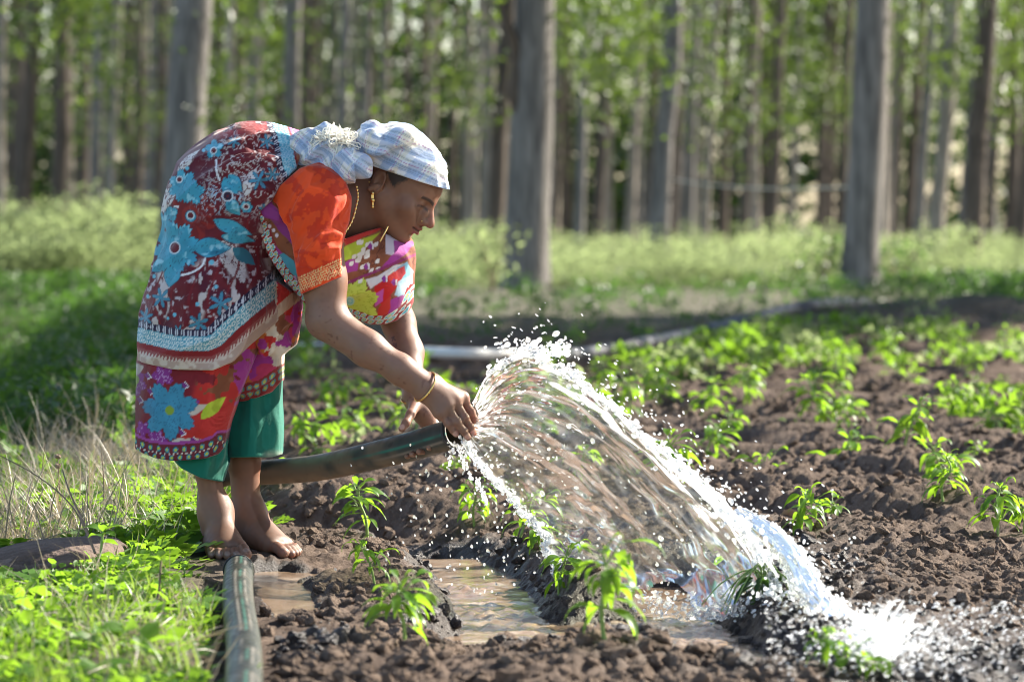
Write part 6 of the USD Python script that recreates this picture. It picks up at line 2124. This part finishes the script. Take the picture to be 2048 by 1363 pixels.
WB = J(930, 865, -.2)
spray_ = thing('water_spray', 'sheet of clear water fanning out of the hose mouth and arching to the ground', 'water', WB)
VA, FA, HA = sheet('water_sheet', UPP, MID, LWR, -1.12, -.84, -.46, 150, 240, 1, spray_)
U2 = [(1490, 1015), (1545, 1048), (1592, 1085), (1625, 1130), (1655, 1180), (1700, 1228), (1752, 1262), (1775, 1300)]
L2 = [(1455, 1020), (1500, 1058), (1545, 1100), (1575, 1150), (1600, 1195), (1640, 1240), (1700, 1288), (1735, 1325)]
M2 = [((a + c) / 2, (b + d) / 2) for (a, b), (c, d) in zip(U2, L2)]
VB, FB, HB = sheet('side_stream', U2, M2, L2, -1.86, -1.95, -2.05, 40, 110, 31, spray_, gap=False, dy0=-.50)

# drops: along the torn rim, in the sheet's face and thrown off around it
pts, siz, kind, vel = [], [], [], []


def add(p, s, k, d):
    pts.append(p)
    siz.append(s)
    kind.append(k)
    vel.append(d)


ns, nt = VA.shape[:2]
flow = np.gradient(VA, axis=1)
flow /= np.linalg.norm(flow, axis=-1, keepdims=True) + 1e-9
for _ in range(300):                       # rim of the crest
    t = rng.beta(1.3, 1.2)
    j = int(t * (nt - 1))
    i = ns - 1 - int(abs(rng.normal()) * 3 + (rng.random() < .35) * rng.uniform(0, 14))
    p = VA[max(i, 0), j] + rng.normal(size=3) * (.005 + .012 * t)
    add(p, (.0009 + .0038 * rng.random() ** 2.2) * (1 + .5 * t), 0, flow[max(i, 0), j])
for _ in range(420):                        # lower rim
    t = rng.random()
    j = int(t * (nt - 1))
    p = VA[int(abs(rng.normal()) * 2), j] + rng.normal(size=3) * .005
    add(p, rng.uniform(.001, .0032), 0, flow[0, j])
for _ in range(190):                        # clear drops in front of the sheet
    i, j = rng.integers(8, ns - 12), rng.integers(4, nt - 20)
    p = VA[i, j] + np.array([rng.normal() * .012, -abs(rng.normal()) * .035 - .008, rng.normal() * .012])
    add(p, .0012 + .0042 * rng.random() ** 3, 1, flow[i, j])
for _ in range(150):                        # a spatter over the crest near the top
    q = (rng.normal(1055, 38), 704 - abs(rng.normal()) * 12) if rng.random() < .6 else (rng.normal(1112, 12), 712 - abs(rng.normal()) * 12)
    add(J(*q, -.26 + rng.normal() * .04), rng.uniform(.0010, .0042) if rng.random() < .9 else .0060, int(rng.random() < .55), np.array([.7, 0, .5]))
for _ in range(330):                        # thrown-off drops in the air
    a = rng.random()
    x = 1000 + 760 * a + rng.normal() * 40
    y = np.interp(x, [1000, 1100, 1250, 1400, 1550, 1700, 1800], [690, 700, 830, 950, 1110, 1240, 1300]) - abs(rng.normal()) * 75 * (.4 + a)
    add(J(x, y, -.25 - .5 * a + rng.normal() * .15), rng.uniform(.0008, .0026), 1, np.array([.6, -.2, -.6]))
for _ in range(210):                        # drops falling below the hose and sheet
    x = rng.normal(960, 110)
    y = rng.uniform(880, 1200)
    add(J(x, y, -.18 - .25 * rng.random()), rng.uniform(.0010, .0030), 1, np.array([.15, 0, -1]))
for _ in range(3600):                        # spray where the water strikes the ground
    if rng.random() < .55:
        x, y, Yq = rng.normal(1790, 75), 1350 - abs(rng.normal()) * 55, rng.uniform(6.7, 7.2)
    else:
        x, y, Yq = 2090 - 560 * rng.random() ** 1.3, rng.uniform(1200, 1385), rng.uniform(6.5, 7.4)
    p = P(x, y, Yq)
    add(p, .0004 + .0013 * rng.random() ** 2, 0, np.array([.8, -.2, rng.normal() * .4 + .35]))
for _ in range(500):                         # splashes along the landing line
    j = nt - 1 - int(abs(rng.normal()) * 5)
    i = int(rng.integers(40, ns))
    p = VA[i, max(j, 0)] + np.array([rng.normal() * .03, -abs(rng.normal()) * .05, abs(rng.normal()) * .022])
    add(p, rng.uniform(.0012, .004), 0, np.array([rng.normal(), -.3, .6]))
for _ in range(420):                         # white water of the side stream
    j = int(VB.shape[1] * rng.beta(2.2, .9)) - 1
    i = int(rng.integers(0, VB.shape[0])) if rng.random() < .6 else (0 if rng.random() < .5 else VB.shape[0] - 1)
    p = VB[i, j] + rng.normal(size=3) * (.006 + .018 * (j / VB.shape[1]) ** 3)
    p[2] += abs(rng.normal()) * .02 * (j / VB.shape[1]) ** 4
    add(p, rng.uniform(.0010, .0034), 0, np.array([.5, -.3, -.7]))
for (x0, y0, x1, y1, n) in ((907, 885, 897, 935, 26), (955, 955, 975, 1010, 40), (915, 890, 945, 960, 60)):     # dribbles from the lip
    for _ in range(n):
        a = rng.random()
        add(J(x0 + (x1 - x0) * a + rng.normal() * 3, y0 + (y1 - y0) * a, -.20 + rng.normal() * .01), rng.uniform(.001, .0035), int(rng.random() < .5), np.array([.1, 0, -1]))
# ropes and lobes of water along the crest, the lower rim and the side stream: one liquid surface
LOOKS['white_water'] = usdkit.material(stage, '/World/Looks/white_water', {
    'tc': ('texture_coordinate', {}), 'n': ('noise_texture', {'scale': 70.0, 'detail': 4.0, 'roughness': .6}), 'mr': ('map_range', {'from_min': .42, 'from_max': .60, 'to_min': .05, 'to_max': .72}),
    'bp': ('bump', {'strength': .7, 'distance': .005}),
    'g': ('principled_bsdf', {'base_color': (.97, .99, 1.0), 'roughness': .04, 'ior': 1.33, 'transmission_weight': 1.0}),
    't': ('translucent_bsdf', {'color': (.95, .97, .98)}), 'd': ('principled_bsdf', {'base_color': (.9, .92, .94), 'roughness': .2}), 'm': ('mix_closure', {'fac': .70}), 'm2': ('mix_closure', {})},
    [('tc.object', 'n.vector'), ('n.fac', 'mr.value'), ('n.fac', 'bp.height'), ('bp.normal', 'g.normal'), ('d.BSDF', 'm.closure1'), ('t.BSDF', 'm.closure2'), ('mr.result', 'm2.fac'), ('g.BSDF', 'm2.closure1'), ('m.closure', 'm2.closure2')], surface='m2.closure')


def liquid(name, strands, k, h):
    e = np.array([q for a, b, _ in strands for q in (a, b)])
    L = Vox(e.min(0) - .03, e.max(0) + .03, h)
    for a, b, r in strands:
        L.cap(a, b, r, r * rng.uniform(.5, .9), k)
    v, f = L.surface(1)
    obj(name, (v - WB, f), LOOKS['white_water'], spray_, smooth=True, kind='stuff')


sr = []
for _ in range(340):
    t = rng.beta(1.25, 1.1)
    j = int((.08 + .90 * t) * (nt - 1))
    back = abs(rng.normal()) * (1.5 + 5 * t) + (rng.random() < .30) * rng.uniform(0, 16) * sstep(t, .1, .4)
    i = max(ns - 1 - int(back), 0)
    a = VA[i, j] + rng.normal(size=3) * np.array([.003, .006, .003]) * (1 + t)
    ln = rng.uniform(.008, .045) * (.5 + t)
    sr.append((a, a + flow[i, j] * ln + rng.normal(size=3) * .006, (.0014 + .0036 * rng.random() ** 2) * (.75 + .5 * t)))
liquid('crest', sr, .006, .0036)
sr = []
for _ in range(85):
    t = rng.random()
    j = int((.02 + .93 * t) * (nt - 1))
    i = int(abs(rng.normal()) * 1.6)
    a = VA[i, j] + rng.normal(size=3) * .0025
    sr.append((a, a + flow[i, j] * rng.uniform(.006, .03), .0015 + .0022 * rng.random()))
liquid('lower_rim', sr, .004, .0032)
sr = []
fb = np.gradient(VB, axis=1)
fb /= np.linalg.norm(fb, axis=-1, keepdims=True) + 1e-9
for _ in range(300):
    j = int((VB.shape[1] - 1) * (.03 + .95 * rng.beta(1.6, 1.0)))
    u_ = rng.random()
    i = int(abs(rng.normal()) * 2.5) if u_ < .4 else VB.shape[0] - 1 - int(abs(rng.normal()) * 2.5) if u_ < .8 else int(rng.integers(0, VB.shape[0]))
    i = min(max(i, 0), VB.shape[0] - 1)
    a = VB[i, j] + rng.normal(size=3) * .005
    sr.append((a, a + fb[i, j] * rng.uniform(.01, .05) + rng.normal(size=3) * .005, .0016 + .0036 * rng.random() ** 1.5))
for _ in range(260):                       # the splash where the side stream lands
    a = P(rng.normal(1745, 38), 1318 - abs(rng.normal()) * 34, 6.95 + rng.normal() * .10)
    sr.append((a, a + np.array([rng.normal() * .5 + .3, rng.normal() * .3, .5 + rng.normal() * .4]) * .03, .002 + .0035 * rng.random()))
liquid('side_splash', sr, .006, .0038)
pts, siz, kind, vel = np.array(pts), np.array(siz), np.array(kind), np.array(vel)
kind = np.where(rng.random(len(kind)) < .6, 1, kind)
vel = vel + rng.normal(size=vel.shape) * .25
vel /= np.linalg.norm(vel, axis=1, keepdims=True)
# a turn that takes x to the flight direction
ax = np.cross(np.tile([1.0, 0, 0], (len(vel), 1)), vel)
w = 1 + vel[:, 0]
Q = np.column_stack([w, ax])
Q /= np.linalg.norm(Q, axis=1, keepdims=True) + 1e-9


def blob(seed):
    m = trimesh.creation.icosphere(2, 1.0)
    return trimesh.Trimesh(m.vertices * (1 + .28 * (noise(m.vertices * 1.6, seed)[:, None] - .5)), m.faces, process=False)


st = np.where(siz < .0018, rng.uniform(1.6, 4.0, len(siz)), rng.uniform(1.0, 1.8, len(siz)))
sc = np.column_stack([siz * st, siz, siz])
ki = np.where(kind == 0, rng.integers(0, 2, len(siz)), 2 + rng.integers(0, 2, len(siz)))
instancer('droplets', [blob(1), blob(2), blob(3), blob(4)], [LOOKS['foam'], LOOKS['foam'], LOOKS['drop'], LOOKS['drop']], pts - WB, Q, sc, ki, parent=spray_, kind='stuff')
